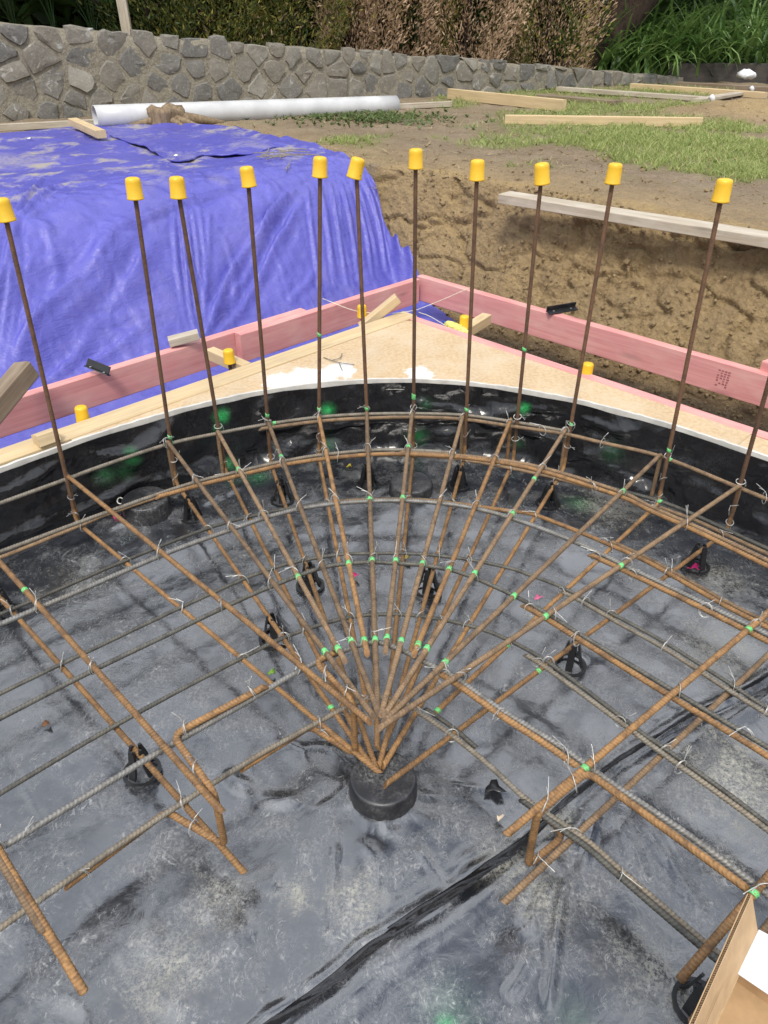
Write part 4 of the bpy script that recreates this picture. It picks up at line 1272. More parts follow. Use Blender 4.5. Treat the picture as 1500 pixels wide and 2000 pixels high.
chair(377, 1012, 'black bar chair right of the chalk marked pile head')
chair(1070, 985, 'black bar chair under the tenth starter foot, right of the fan')
chair(1358, 1107, 'black bar chair at the far right with a magenta petal in it')
chair(606, 1145, 'black bar chair under the left half of the fan')
chair(836, 1152, 'black bar chair under the right half of the fan')
chair(536, 1248, 'black bar chair at the left side of the fan, near the green leaf')
chair(1113, 1300, 'black bar chair between the two dark lower bars on the right')
chair(278, 1508, 'black bar chair in the lower left of the mat')
chair(12, 1200, 'black bar chair cut off by the left edge of the picture')
chair(1362, 1962, 'black bar chair beside the cardboard flap')

# ------------------------------------------------------------------ tie wires and paint marks on the bars
def cross2(l1, l2):
    """plan crossings of two polylines: list of points"""
    out = []
    a, b = l1[::6], l2[::6]
    for i in range(len(a) - 1):
        p, r = a[i, :2], a[i + 1, :2] - a[i, :2]
        q, s = b[:-1, :2], np.diff(b[:, :2], axis=0)
        den = r[0] * s[:, 1] - r[1] * s[:, 0]
        ok = np.abs(den) > 1e-12
        d = q - p
        t = np.where(ok, (d[:, 0] * s[:, 1] - d[:, 1] * s[:, 0]) / np.where(ok, den, 1), -1)
        u = np.where(ok, (d[:, 0] * r[1] - d[:, 1] * r[0]) / np.where(ok, den, 1), -1)
        for j in np.nonzero((t >= 0) & (t < 1) & (u >= 0) & (u < 1))[0]:
            z = (a[i, 2] + b[j, 2]) / 2
            if abs(a[i, 2] - b[j, 2]) < 0.04:
                out.append((np.array([*(p + r * t[j]), z]), math.atan2(r[1], r[0])))
    return out

def tie_variant(seed):
    rd = random.Random(seed)
    V, F = [], []
    def add(pts, r=0.0009):
        v, f, _ = sweep(spline(pts, 5), r, 5)
        o = len(V); V.extend(v.tolist()); F.extend([[i + o for i in q] for q in f])
    R = 0.0125
    # loop passing diagonally round both bars
    for s in (0, 1):
        ph = rd.uniform(-.2, .2)
        pts = []
        for t in np.linspace(-0.3, math.pi * 2 - 0.5, 15):
            x = R * 1.15 * math.cos(t)
            pts.append((x * math.cos(.78 + ph) + s * .002, x * math.sin(.78 + ph) + s * .002, 0.0195 * math.sin(t)))
        add(pts)
    # twisted pigtail and two free ends
    e = np.array([rd.uniform(-.004, .004), rd.uniform(-.004, .004), 0.021])
    d = np.array([rd.uniform(-1, 1), rd.uniform(-1, 1), rd.uniform(.1, .9)]); d /= np.linalg.norm(d)
    for s in range(2):
        d2 = d + np.array([rd.uniform(-.5, .5), rd.uniform(-.5, .5), rd.uniform(-.3, .4)])
        L = rd.uniform(.010, .026)
        add([e - [0, 0, .006], e, e + d * .008, e + d * .010 + d2 * L * .5, e + d * .010 + d2 * L])
    return V, F
TIES = []
for s in range(6):
    v, f = tie_variant(s)
    me = bpy.data.meshes.new('tie_wire'); me.from_pydata(v, [], f); me.materials.append(WIRE)
    me.polygons.foreach_set('use_smooth', np.ones(len(me.polygons), bool))
    TIES.append(me)
def tie(key, p, ang):
    par = BARS[key]['o']
    o = bpy.data.objects.new('tie_wire', random.choice(TIES)); COL.objects.link(o)
    o.parent = par
    o.location = Vector([float(x) for x in p]) - par.location
    o.rotation_euler = (random.uniform(-.3, .3), random.uniform(-.3, .3), ang + random.choice([0, 1.57, 3.14, 4.71]) + random.uniform(-.3, .3))
rings_t = [k for k in RING if k[0] == 'T']; rings_b = [k for k in RING if k[0] == 'B']
rad_t = [f'T{k}' for k in range(12)] + ['ML1', 'ML2', 'MR1', 'MR2']
rad_b = [f'S{k}' for k in range(12)] + ['ML1b', 'MR1b', 'MR2b']
done = []
for rk_, rd_, pr in ((rings_t, rad_t, 0.88), (rings_b, rad_b, 0.75)):
    for a in rk_:
        for b in rd_:
            for p, ang in cross2(BARS[b]['line'], BARS[a]['line']):
                uvp = proj(p)[0]
                if not (-20 < uvp[0] < 1520 and uvp[1] < 2020): continue
                if any(np.linalg.norm(p - q) < 0.035 for q in done): continue
                if random.random() < pr:
                    tie(a, p, ang); done.append(p)
# ties along lapped bars and at the feet of the starters
def near_on(key, px, py):
    uvp = proj(BARS[key]['line'])
    i = int(np.argmin(np.hypot(uvp[:, 0] - px, uvp[:, 1] - py)))
    return i, BARS[key]['line'][i]
for key, px, py in [('TR4b', 1037, 1188), ('TR4b', 1130, 1243), ('TR4a', 1455, 1440), ('TR3b', 1165, 1088), ('TR3b', 1235, 1120), ('TR3b', 1380, 1190), ('BR3b', 1145, 1175), ('BR3b', 1298, 1263), ('BR3b', 1492, 1386),
                    ('BR4b', 1055, 1290), ('BR4b', 1213, 1408), ('BR4b', 1335, 1495), ('TR5b', 870, 1320), ('TR5b', 978, 1392), ('TR5b', 1105, 1480), ('BR5b', 1213, 1705), ('U1', 362, 1420), ('U1', 380, 1505), ('U1', 495, 1358),
                    ('U1', 382, 1610), ('U1', 160, 1708), ('U2', 632, 1315), ('U2', 675, 1350), ('U2', 640, 1425), ('U3', 1115, 1522), ('U3', 1060, 1575), ('U3', 1050, 1690), ('TR2b', 1160, 948), ('TR1b', 1178, 862), ('TR1b', 1060, 838),
                    ('TR1b', 1495, 970), ('BR2b', 1180, 1060), ('BR2b', 1300, 1120), ('BR2b', 1405, 1175), ('TR2b', 475, 925), ('TR2b', 660, 893), ('TR5a', 60, 1620)]:
    i, p = near_on(key, px, py)
    tie(key, p, random.random() * 6)
for k in range(12):
    for dz in (.035, .10, .19):
        if random.random() < .8:
            f0 = P(*bot_foot[k], Z_BB)
            q = f0 + (STP[k] - f0) * dz
            o = bpy.data.objects.new('tie_wire', random.choice(TIES)); COL.objects.link(o)
            par = BARS[f'S{k}']['o']; o.parent = par
            o.location = Vector([float(x) for x in q]) - par.location
            o.scale = (.72, .72, .72)
            o.rotation_euler = (1.57 + random.uniform(-.3, .3), random.uniform(-.4, .4), random.uniform(0, 6.28))

def paint(key, px, py, L=0.026):
    i, p = near_on(key, px, py)
    n = max(2, int(0.8 * L / PITCHR))
    seg = BARS[key]['line'][max(0, i - n):i + n]
    if len(seg) < 3: return
    v, f, rb_ = sweep(seg, BARS[key]['r'] * 0.85 + 0.0009, 8, 0.0012, 0.003)
    # ragged ends of the sprayed mark
    v = v + RNG.normal(0, 0.00035, v.shape)
    obj('paint_mark', v, f, GREEN, BARS[key]['o'], True)
for key, px, py, L in [('T1', 635, 1273, .022), ('T2', 660, 1268, .022), ('T3', 687, 1252, .026), ('T4', 711, 1250, .026), ('T5', 732, 1250, .026), ('T6', 756, 1246, .026), ('T7', 780, 1252, .016), ('T8', 814, 1259, .024),
                       ('T9', 836, 1268, .018), ('T10', 866, 1292, .028), ('T10', 1001, 1161, .024), ('T10', 1213, 957, .026), ('T11', 1210, 1103, .018), ('T11', 1064, 1201, .018), ('T5', 721, 975, .016), ('T6', 784, 972, .014), ('T9', 998, 1002, .016),
                       ('T4', 677, 1101, .016), ('T5', 727, 1094, .014), ('T6', 771, 1095, .014), ('T2', 582, 1126, .020), ('T7', 819, 1099, .014), ('T9', 928, 1121, .014), ('T8', 876, 1112, .012), ('T3', 549, 893, .018), ('T2', 466, 917, .016),
                       ('T6', 794, 873, .014), ('T9', 966, 888, .016), ('S1', 644, 1384, .018), ('S2', 597, 1231, .018), ('S10', 853, 1388, .018), ('S10', 993, 1265, .022), ('S11', 1192, 1213, .014), ('S11', 1056, 1318, .012),
                       ('S4', 627, 655, .020), ('S4', 627, 800, .012), ('S6', 811, 775, .034), ('S5', 719, 798, .012), ('S3', 524, 812, .014), ('S8', 1022, 682, .016), ('S7', 912, 800, .012), ('S9', 1113, 828, .022), ('S10', 1304, 880, .024),
                       ('TR1b', 1309, 900, .020), ('S1', 328, 855, .010), ('TR1a', 335, 866, .008), ('BR1b', 1288, 983, .016), ('ML1', 215, 1003, .01), ('MR1', 1140, 1500, .014), ('MR1', 1460, 1228, .012), ('MR2', 1472, 1745, .020), ('TR1a', 535, 826, .018), ('S0', 118, 880, .0)]:
    if L: paint(key, px, py, L)
# ================================================================== loose timber and fittings round the formwork
def single(name, o, label, cat, group=None):
    return tag(o, label, cat, group)
BLK = 'offcuts and stakes round the formwork'
single('', board('timber_block', P(330, 668, .315), P(388, 653, .335), .05, .035, GREYWOOD, nseg=2), 'short timber block standing behind the left rail against the tarpaulin', 'timber block', BLK)
single('', board('timber_spacer', P(412, 690, .262), P(484, 722, .262), .045, .05, PINE, nseg=2), 'pine spacer between the left rail and the lid beside a yellow cap', 'timber block', BLK)
single('', board('timber_stake', P(706, 640, .25), P(777, 582, .385), .05, .045, PINE, nseg=3, cham=.006), 'pine stake leaning over the left rail near the lid corner', 'timber stake', BLK)
single('', board('timber_stake', P(-110, 915, .29), P(52, 722, .42), .075, .07, OLDWOOD, nseg=4, cham=.006, rot=.2), 'grey weathered stake leaning over the rail at the left picture edge', 'timber stake', BLK)
single('', board('timber_block', P(70, 862, .325), P(110, 848, .325), .055, .042, PINE, nseg=2, rot=.3), 'small pine block lying on the edge board at the left', 'timber block', BLK)
single('', board('timber_spacer', P(905, 650, .262), P(950, 622, .262), .05, .05, PINE, nseg=2), 'pine spacer between the panel and the right rail', 'timber block', BLK)
single('', board('timber_stake', W(1.0, 1.79, 0.10), W(1.0, 1.79, 0.27), .05, .05, GREYWOOD, nseg=2, up=(1, 1, 0)), 'pale stake end beside the pink edge board at the right', 'timber stake', BLK)
pb = P(1492, 716, .30); pb2 = P(1530, 730, .30)
single('', board('timber_block', pb, pb2, .05, .06, PINK, nseg=2), 'pink block behind the right rail at the picture edge', 'timber block', BLK)

def bracket(p0, p1, tilt, label):
    """black plastic angle piece with two screw holes"""
    t = thing('angle_bracket', (p0 + p1) / 2, label, 'bracket', 'black angle brackets')
    board('flange', p0, p1, .030, .005, BLACKP, t, nseg=2, cham=.001, rot=tilt)
    d = unit(p1 - p0); x = unit(np.cross(d, (0, 0, 1)))
    o = -x * 0.014 * math.cos(tilt) + np.array([0, 0, .014])
    board('flange', p0 + o, p1 + o, .005, .030, BLACKP, t, nseg=2, cham=.001, rot=tilt)
    for k in (.2, .8):
        q = p0 + (p1 - p0) * k + np.array([0, 0, .0035])
        v, f = lathe([(.005, 0), (.005, .002), (.002, .0025)], 10)
        obj('screw_head', v + q, f, EYEM, t)
bracket(P(168, 715, .325), P(212, 733, .300), .5, 'black angle bracket on the left rail in front of the tarpaulin')
bracket(P(1070, 611, .300), P(1126, 602, .305), -.3, 'black angle bracket on the right rail below the earth bank')

# string lines and a wound string
for pts, lab in [([(630, 583, .29), (690, 606, .305), (740, 612, .31), (780, 611, .31), (815, 605, .306)], 'thin string line from the left rail to the lid corner'),
                 ([(815, 605, .308), (860, 587, .31), (920, 561, .295)], 'thin string line from the lid corner to the right rail'),
                 ([(818, 610, .307), (840, 618, .305), (870, 636, .29)], 'thin string end running to the wound yellow string')]:
    v, f, _ = sweep(spline([P(*q) for q in pts], 6), .0013, 5)
    tag(obj('string_line', v, f, STRING), lab, 'string', 'string lines at the corner')
q0, q1 = P(872, 632, .285), P(915, 655, .285)
t = thing('string_winder', (q0 + q1) / 2, 'yellow string wound on a blue stick by the panel edge', 'string')
YSTR = plain('yellow_string', (0.62, 0.58, 0.16), 0.85, 0.3, 90, bump=.4)
BLUEP = plain('blue_plastic', (0.02, 0.09, 0.40), 0.5)
ln = resample([q0, q1], .003); n = len(ln); prof = .011 + .013 * np.sin(np.linspace(.15, 3.0, n)) ** .7
v, f, _ = sweep(ln, prof, 12, .004, .006)
obj('wound_string', v, f, YSTR, t, True)
d = unit(q1 - q0)
v, f, _ = sweep(resample([q0 - d * .025, q1 + d * .022], .01), .006, 8)
obj('stick', v, f, BLUEP, t, True)

# ================================================================== roots, clods and litter on the soil
def on_ground(x, y, extra=0.0):
    return np.array([x, y, float(g_height(np.array(x), np.array(y))) + extra])

ROOT = plain('pale_root', (0.40, 0.31, 0.19), 0.9, 0.2, 60)
rv, rf = [], []
def add_to(V, F, v, f):
    o = len(V); V.extend(np.asarray(v).tolist()); F.extend([[i + o for i in q] for q in f])
for k in range(34):
    a = random.uniform(-1.3, 2.3); b = random.uniform(2.40, 2.80)
    pts = []
    da, db = random.uniform(-.5, .5), random.uniform(-1, 1)
    for s in range(5):
        aa = a + s * .022 * da + random.uniform(-.008, .008); bb = b + s * .02 * db + random.uniform(-.006, .006)
        w = W(aa, bb, 0)
        w[2] = float(g_height(np.array(w[0]), np.array(w[1]))) + .028 + .012 * math.sin(s)
        pts.append(w)
    v, f, _ = sweep(spline(pts, 3), random.uniform(.0006, .0014), 4)
    add_to(rv, rf, v, f)
tag(obj('root_fibres', rv, rf, ROOT), 'fine pale roots hanging from the cut earth bank', kind='stuff')
# clods
CLOD = SOIL
cvs, cfs = [], []
ico = [(0, 0, 1), (.89, 0, .45), (.28, .85, .45), (-.72, .53, .45), (-.72, -.53, .45), (.28, -.85, .45), (.72, .53, -.45), (-.28, .85, -.45), (-.89, 0, -.45), (-.28, -.85, -.45), (.72, -.53, -.45), (0, 0, -1)]
icf = [(0,1,2),(0,2,3),(0,3,4),(0,4,5),(0,5,1),(1,6,2),(2,7,3),(3,8,4),(4,9,5),(5,10,1),(2,6,7),(3,7,8),(4,8,9),(5,9,10),(1,10,6),(11,7,6),(11,8,7),(11,9,8),(11,10,9),(11,6,10)]
def clods(n, gen, smin, smax):
    for k in range(n):
        p = gen(); s = smin * (smax / smin) ** (random.random() ** 2.2)
        v = [(p[0] + s * x * random.uniform(.6, 1.3), p[1] + s * y * random.uniform(.6, 1.3), p[2] + s * z * random.uniform(.5, 1.0)) for x, y, z in ico]
        add_to(cvs, cfs, v, icf)
def gen_bank():
    a = random.uniform(-1.5, 2.5); b = random.uniform(2.38, 2.82)
    w = W(a, b, 0); w[2] = float(g_height(np.array(w[0]), np.array(w[1]))) + .012
    return w
def gen_flat():
    q = P(random.uniform(760, 1560), random.uniform(225, 420), .65)
    return on_ground(q[0], q[1], .004)
def gen_gap():
    w = W(random.uniform(-1, 2.0), random.uniform(1.8, 2.5), 0)
    return on_ground(w[0], w[1], .006)
clods(4200, gen_bank, .0025, .011); clods(160, gen_bank, .010, .020); clods(1500, gen_flat, .003, .014); clods(300, gen_gap, .003, .018)
tag(obj('earth_clods', cvs, cfs, SOIL, attrs={'grass': np.zeros(len(cvs)), 'clay': np.full(len(cvs), .75), 'dark_soil': np.zeros(len(cvs))}), 'loose crumbs of brown earth on the bank and the lawn edge', kind='stuff')

def leaf_mat(name, c1, c2, trans=0.25, rough=0.5):
    m = M(name, rough, 0, 0.4)
    t = m.attr('tint')
    m.col(m.mix(t, c1, c2))
    m.b.inputs['Transmission Weight'].default_value = 0.0
    tr = m.n('ShaderNodeBsdfTranslucent')
    m.l(m.mix(t, tuple(x * 1.3 for x in c1), tuple(x * 1.3 for x in c2)), tr.inputs['Color'])
    mx = m.n('ShaderNodeMixShader'); mx.inputs[0].default_value = trans
    m.l(m.b.outputs[0], mx.inputs[1]); m.l(tr.outputs[0], mx.inputs[2]); m.l(mx.outputs[0], m.out.inputs[0])
    return m.m
GRASS = leaf_mat('grass_blades', (0.15, 0.24, 0.045), (0.46, 0.46, 0.19), .3)
STRAW = leaf_mat('dead_straw', (0.20, 0.15, 0.08), (0.38, 0.30, 0.17), .1)

def blades(n, cand, hmin, hmax, w, lean):
    """two-triangle grass blades at the candidate points"""
    idx = RNG.integers(0, len(cand), n)
    base = cand[idx]
    hgt = RNG.uniform(hmin, hmax, n)[:, None]
    th = RNG.uniform(0, 2 * math.pi, n)
    side = np.stack([np.cos(th), np.sin(th), np.zeros(n)], 1) * w * RNG.uniform(.7, 1.4, n)[:, None]
    ln = RNG.normal(0, lean, (n, 2))
    tip = np.concatenate([ln * hgt, hgt * RNG.uniform(.6, 1, n)[:, None]], 1)
    mid = tip * np.array([.35, .35, .6])
    V = np.stack([base - side, base + side, base + mid - side * .7, base + mid + side * .7, base + tip], 1).reshape(-1, 3)
    o = np.arange(n)[:, None] * 5
    F = np.concatenate([o + [0, 1, 3], o + [0, 3, 2], o + [2, 3, 4]], 0)
    return V, F, np.repeat(RNG.random(n), 5)
gmask = gm.ravel(); gp = V.reshape(-1, 3) if V.ndim == 3 else V
gp = np.asarray(gp)
sel = (gmask > .25) & (np.hypot(gp[:, 0], gp[:, 1]) < 15) & (gp[:, 1] > 3.5) & (np.abs(gp[:, 0]) < 8)
pr = gmask[sel]; cand = gp[sel][RNG.random(sel.sum()) < pr]
jit = RNG.normal(0, .02, (len(cand), 3)) * [1, 1, 0]
cand = cand + jit - [0, 0, .006]
v, f, tn = blades(46000, cand, .015, .065, .0026, .7)
tag(obj('lawn_grass', v, f, GRASS, attrs={'tint': tn}), 'patchy green grass of the lawn between the loose boards', kind='stuff')
lit = np.array([on_ground(*P(random.gauss(740, 90), random.uniform(232, 262), .65)[:2], .004) for _ in range(160)] + [on_ground(*P(random.uniform(620, 1500), random.uniform(225, 350), .65)[:2], .004) for _ in range(420)])
v, f, tn = blades(1600, lit + RNG.normal(0, .06, lit.shape) * [1, 1, 0], .01, .03, .004, 2.6)
tag(obj('dry_litter', v, f, STRAW, attrs={'tint': tn}), 'scattered dry straw and leaf litter on the bare soil', kind='stuff')
WEED = leaf_mat('weed_leaves', (0.05, 0.09, 0.02), (0.14, 0.19, 0.06), .2)
wd = np.array([on_ground(*P(random.gauss(720, 75), random.gauss(245, 8), .65)[:2], .005) for _ in range(500)])
v, f, tn = blades(2600, wd + RNG.normal(0, .05, wd.shape) * [1, 1, 0], .012, .045, .007, 1.2)
tag(obj('low_weeds', v, f, WEED, attrs={'tint': tn}), 'low dark weeds along the plank at the wall foot', kind='stuff')
# twigs on the ground and on the tarpaulin
tv, tfc = [], []
for k in range(46):
    px, py = (random.gauss(760, 80), random.uniform(228, 262)) if k < 26 else (random.gauss(545, 25), random.gauss(338, 8))
    q = P(px, py, .65); L = random.uniform(.05, .28); th = random.uniform(-.6, .6) + (0 if random.random() < .7 else 1.5)
    pts = [on_ground(q[0] + L * s * math.cos(th) + random.uniform(-.01, .01), q[1] + L * s * math.sin(th) + random.uniform(-.01, .01), .012 + (.04 if k >= 26 else 0)) for s in (-.5, -.15, .2, .5)]
    v, f, _ = sweep(spline(pts, 3), random.uniform(.0012, .004), 5)
    add_to(tv, tfc, v, f)
tag(obj('ground_twigs', tv, tfc, TWIG), 'thin broken twigs on the soil by the tarpaulin', kind='stuff')

# ================================================================== garden objects
def gb(px0, py0, px1, py1, w, h, mat, lab, name='loose_board', lift=0.0, rot=0.0, grp='loose boards on the lawn', bow=0.0):
    a = P(px0, py0, .66); b = P(px1, py1, .66)
    a = on_ground(a[0], a[1], h / 2 + lift); b = on_ground(b[0], b[1], h / 2 + lift)
    return tag(board(name, a, b, w, h, mat, None, nseg=10, rot=rot, bow=bow), lab, 'board', grp)
gb(876, 203, 1100, 228, .05, .10, PINE, 'pine board on edge running out from the end of the white pipe')
gb(985, 251, 1366, 259, .06, .07, PINE, 'long pine board lying across the near grass')
gb(1088, 187, 1382, 208, .09, .045, GREYWOOD, 'long pale board on the far grass in front of the stone wall', lift=.01)
gb(1232, 181, 1492, 200, .09, .06, PINE, 'pine board crossing the far grass at the right')
gb(1320, 176, 1520, 190, .09, .06, OLDWOOD, 'dark board farthest back at the right by the sleeper')
gb(1356, 216, 1444, 196, .11, .03, GREYWOOD, 'short pale board tilted on the right end of the lawn', lift=.02)
gb(1055, 199, 1205, 214, .16, .04, OLDWOOD, 'weathered grey plank half sunk in the grass')
gb(-60, 270, 880, 216, .05, .05, GREYWOOD, 'long thin plank lying along the foot of the stone wall')
ed0, ed1 = P(985, 380, .70), P(1560, 472, .70)
tag(board('bank_board', ed0 - [0, 0, .012], ed1 - [0, 0, .012], .115, .045, GREYWOOD, nseg=14), 'pale weathered board lying along the top of the earth bank', 'board', 'loose boards on the lawn')
gb(150, 273, 205, 300, .07, .05, PINE, 'short pine block weighing down the tarpaulin near the wall', 'timber_block', lift=.06, grp='blocks on the tarpaulin')

# white drain pipe
r = .088
p0, p1 = P(190, 253, .70), P(772, 226, .645)
p0[2] = .70 + r; p1[2] = .645 + r
ax = resample([p0, p1], .25)
t = thing('drain_pipe', (p0 + p1) / 2 - [0, 0, r], 'long white plastic drain pipe lying in front of the stone wall', 'pipe')
v, f, _ = sweep(ax, r, 36, ends=False)
vi, fi, _ = sweep(ax, r - .006, 36, ends=False)
n = len(v)
faces = f + [[i + n for i in q[::-1]] for q in fi]
for base in (0, (len(ax) - 1) * 36):
    for j in range(36):
        k = (j + 1) % 36
        q = [base + j, base + k, n + base + k, n + base + j]
        faces.append(q[::-1] if base == 0 else q)
obj('pipe_wall', np.vstack([v, vi]), faces, PVC, t, True)

# tree stump with roots
sp = P(327, 258, .66)
t = thing('stump', on_ground(sp[0], sp[1]), 'small weathered tree stump with spreading roots by the tarpaulin', 'stump')
def bark_mat(name, c1, c2):
    m = M(name, 0.95, 0, .2)
    o = m.obj()
    n1 = m.noise(m.scale(o, (14, 14, 3)), 2.0, 6, .65, .6); n2 = m.noise(o, 30, 4, .7)
    m.col(m.mix(m.rng(n1, .34, .66), c1, c2)); b = m.bump(n1, .9, .02); m.bump(n2, .5, .005, b)
    return m.m
STUMP = bark_mat('stump_wood', (0.15, 0.105, 0.065), (0.30, 0.225, 0.145))
v, f = lathe([(.19, -.05), (.16, .02), (.15, .08), (.155, .12), (.15, .145), (.10, .155), (.03, .14), (.01, .135)], 28)
th = np.arctan2(v[:, 1], v[:, 0])
k = 1 + .22 * fbm(th * 2.2 + 3, v[:, 2] * 6, 3) + .15 * np.sin(th * 3)
v[:, 0] *= k; v[:, 1] *= k; v[:, 2] += (v[:, 2] > .1) * .05 * fbm(v[:, 0] * 14, v[:, 1] * 14, 3)
obj('butt', v + on_ground(sp[0], sp[1]), f, STUMP, t, True)
for (tx_, ty_, rr) in [(440, 252, .045), (395, 262, .035), (235, 262, .03), (370, 268, .025)]:
    e = P(tx_, ty_, .66)
    pts = spline([on_ground(sp[0], sp[1], .06), on_ground(*((sp * .55 + e * .45)[:2] + np.array([.02, -.03])), .05), on_ground(e[0], e[1], .005)], 8)
    v, f, _ = sweep(pts, np.linspace(rr * 1.6, rr * .35, len(pts)), 9)
    obj('root', v, f, STUMP, t, True)

# crumpled white sack and small white rubbish
sk = P(1450, 178, .66)
v, f = lathe([(.05, 0), (.13, .01), (.16, .05), (.15, .10), (.10, .14), (.04, .16), (.01, .165)], 24)
v *= .6
v[:, 0] *= 1.15
v += .07 * np.stack([fbm(v[:, 0] * 12 + 1, v[:, 2] * 12, 3), fbm(v[:, 1] * 12 + 5, v[:, 0] * 12, 3), .6 * fbm(v[:, 0] * 14, v[:, 1] * 14, 3)], 1)
tag(obj('plastic_sack', v + on_ground(sk[0], sk[1], .10), f, PAPER, None, True), 'crumpled white plastic sack on the boards at the far right', 'sack')
for (px, py, lab) in [(1384, 228, 'small white plastic scrap standing in the grass below the tilted board'), (1466, 187, 'small white plastic scrap on the board below the sack')]:
    q = P(px, py, .66)
    v, f = lathe([(.015, 0), (.028, .02), (.03, .05), (.016, .075), (.003, .08)], 9)
    v += .05 * np.stack([fbm(v[:, 2] * 20, v[:, 1] * 20, 2)] * 3, 1)
    tag(obj('plastic_scrap', v + on_ground(q[0], q[1]), f, PAPER, None, True), lab, 'plastic scrap', 'white scraps')

# ================================================================== stone wall
def on_wall(px, py):
    r = ray(px, py); n3 = np.array([WALL_N[0], WALL_N[1], 0])
    t = ((np.array([*WALL_A, 0]) - EYE) @ n3) / (r @ n3)
    q = EYE + r * t
    return (q[:2] - WALL_A) @ WALL_D, q[2]
seeds1 = [(60,120),(190,130),(310,130),(435,155),(575,165),(660,145),(755,180),(870,185),(915,160),(1000,195),(1085,190),(1140,215),(1220,215),(1300,205),(1365,215),(1425,215),(1470,250),
(20,215),(150,225),(335,215),(50,270),(510,245),(655,250),(765,270),(950,265),(1070,270),(1185,280),(1325,265),(1400,255),(210,320),(315,325),(440,300),(620,340),(90,360),(520,380),(780,355),(895,350),(1010,335),(1130,350),(1235,345),(1320,345),(1390,340),(1450,320),(300,385),(380,400),(190,450),(60,440),(290,450),(440,470),(680,410),(580,400)]
seeds2 = [(10,250),(65,230),(125,238),(85,290),(180,285),(250,320),(245,245),(310,290),(375,310),(430,305),(490,290),(345,240),(395,258),(440,250),(560,285),(620,260),(610,300),(650,310),(680,290),(720,320),(690,260),(790,320),(835,310),(760,280),(870,305),(910,290),(945,310),(985,295),(1040,310),(1085,320),(1130,305),(150,340),(20,330),(70,350),(230,370),(300,350),(480,350),(560,340)]
S = [on_wall(x / 2, y / 2) for x, y in seeds1] + [on_wall(750 + x / 2, y / 2) for x, y in seeds2]
S = [s for s in S if s[0] < 9.0]
S_END = 9.1
fill = random.Random(3)
for _ in range(2500):
    s = fill.uniform(-4.2, S_END); z = fill.uniform(.56, float(wall_top(s)) - .04)
    lim = fill.choice([.17, .2, .25])
    if s > 5: lim = .17
    if all(math.hypot(s - q[0], (z - q[1]) * 1.15) > lim for q in S):
        S.append((s, z))
def clip(poly, n, c):
    """keep the side where n.p <= c"""
    out = []
    for i in range(len(poly)):
        p, q = poly[i], poly[(i + 1) % len(poly)]
        dp, dq = p @ n - c, q @ n - c
        if dp <= 0: out.append(p)
        if dp * dq < 0: out.append(p + (q - p) * dp / (dp - dq))
    return out
def stone_mat():
    m = M('rubble_stone', 0.88, 0, .35)
    o = m.obj(); r = m.rand(); w = m.math('MULTIPLY', r, 50)
    n1 = m.noise(o, 7, 6, .65, .4, w=w); n2 = m.noise(o, 45, 5, .7, w=w)
    rc = m.n('ShaderNodeValToRGB'); m.l(r, rc.inputs[0])
    cr_ = rc.color_ramp; cr_.elements[0].color = (0.115, 0.110, 0.10, 1); cr_.elements[1].color = (0.33, 0.305, 0.25, 1); cr_.elements.new(.3).color = (0.17, 0.162, 0.142, 1); cr_.elements.new(.6).color = (0.21, 0.185, 0.145, 1); cr_.elements.new(.85).color = (0.22, 0.205, 0.172, 1)
    hueful = rc.outputs[0]
    c = m.mix(m.rng(n1, .3, .7), hueful, m.mix(.5, hueful, (0.13, 0.125, 0.115)))
    c = m.mix(m.math('MULTIPLY', m.rng(n2, .52, .72), .55), c, (0.37, 0.36, 0.33))
    li = m.rng(m.noise(o, 12, 4, .6, 1.0, w=m.math('ADD', w, 9)), .62, .68)
    c = m.mix(m.math('MULTIPLY', li, .55), c, (0.46, 0.46, 0.42))
    m.col(c)
    b = m.bump(n1, .7, .03); m.bump(n2, .55, .008, b)
    return m.m
STONE = stone_mat()
def mortar_mat():
    m = M('lime_mortar', 0.95, 0, .2)
    o = m.pos()
    n1 = m.noise(o, 5, 6, .65); n2 = m.noise(o, 55, 4, .7)
    c = m.mix(m.rng(n1, .3, .7), (0.145, 0.127, 0.092), (0.215, 0.192, 0.145))
    c = m.mix(m.rng(n2, .4, .75), c, (0.33, 0.30, 0.24))
    m.col(c); b = m.bump(n1, .8, .04); m.bump(n2, .6, .008, b)
    return m.m
MORTAR = mortar_mat()
wall = thing('stone_wall', (*WALL_A, .6), 'low grey rubble stone wall with wide mortar joints at the back of the garden', 'stone wall')
def wp(s, z, d):
    q = WALL_A + WALL_D * s + WALL_N * d
    return np.array([q[0], q[1], z])
ss = np.arange(-4.4, S_END + .05, .06)
mv = []
for s in ss:
    tp = float(wall_top(s)) - .015 + .03 * float(fbm(np.array(s * 3.0), np.array(1.0), 3))
    zs = np.linspace(.45, tp, 9)
    row = [wp(s, z, .012 * float(fbm(np.array(s * 6), np.array(z * 6), 3)) + .010) for z in zs]
    row += [wp(s, tp + .01, -.06), wp(s, tp + .01, -.20), wp(s, tp, -.30), wp(s, .45, -.30)]
    mv += row
obj('mortar', mv, grid_faces(len(ss), 13), MORTAR, wall, True)
Sa = np.array(S)
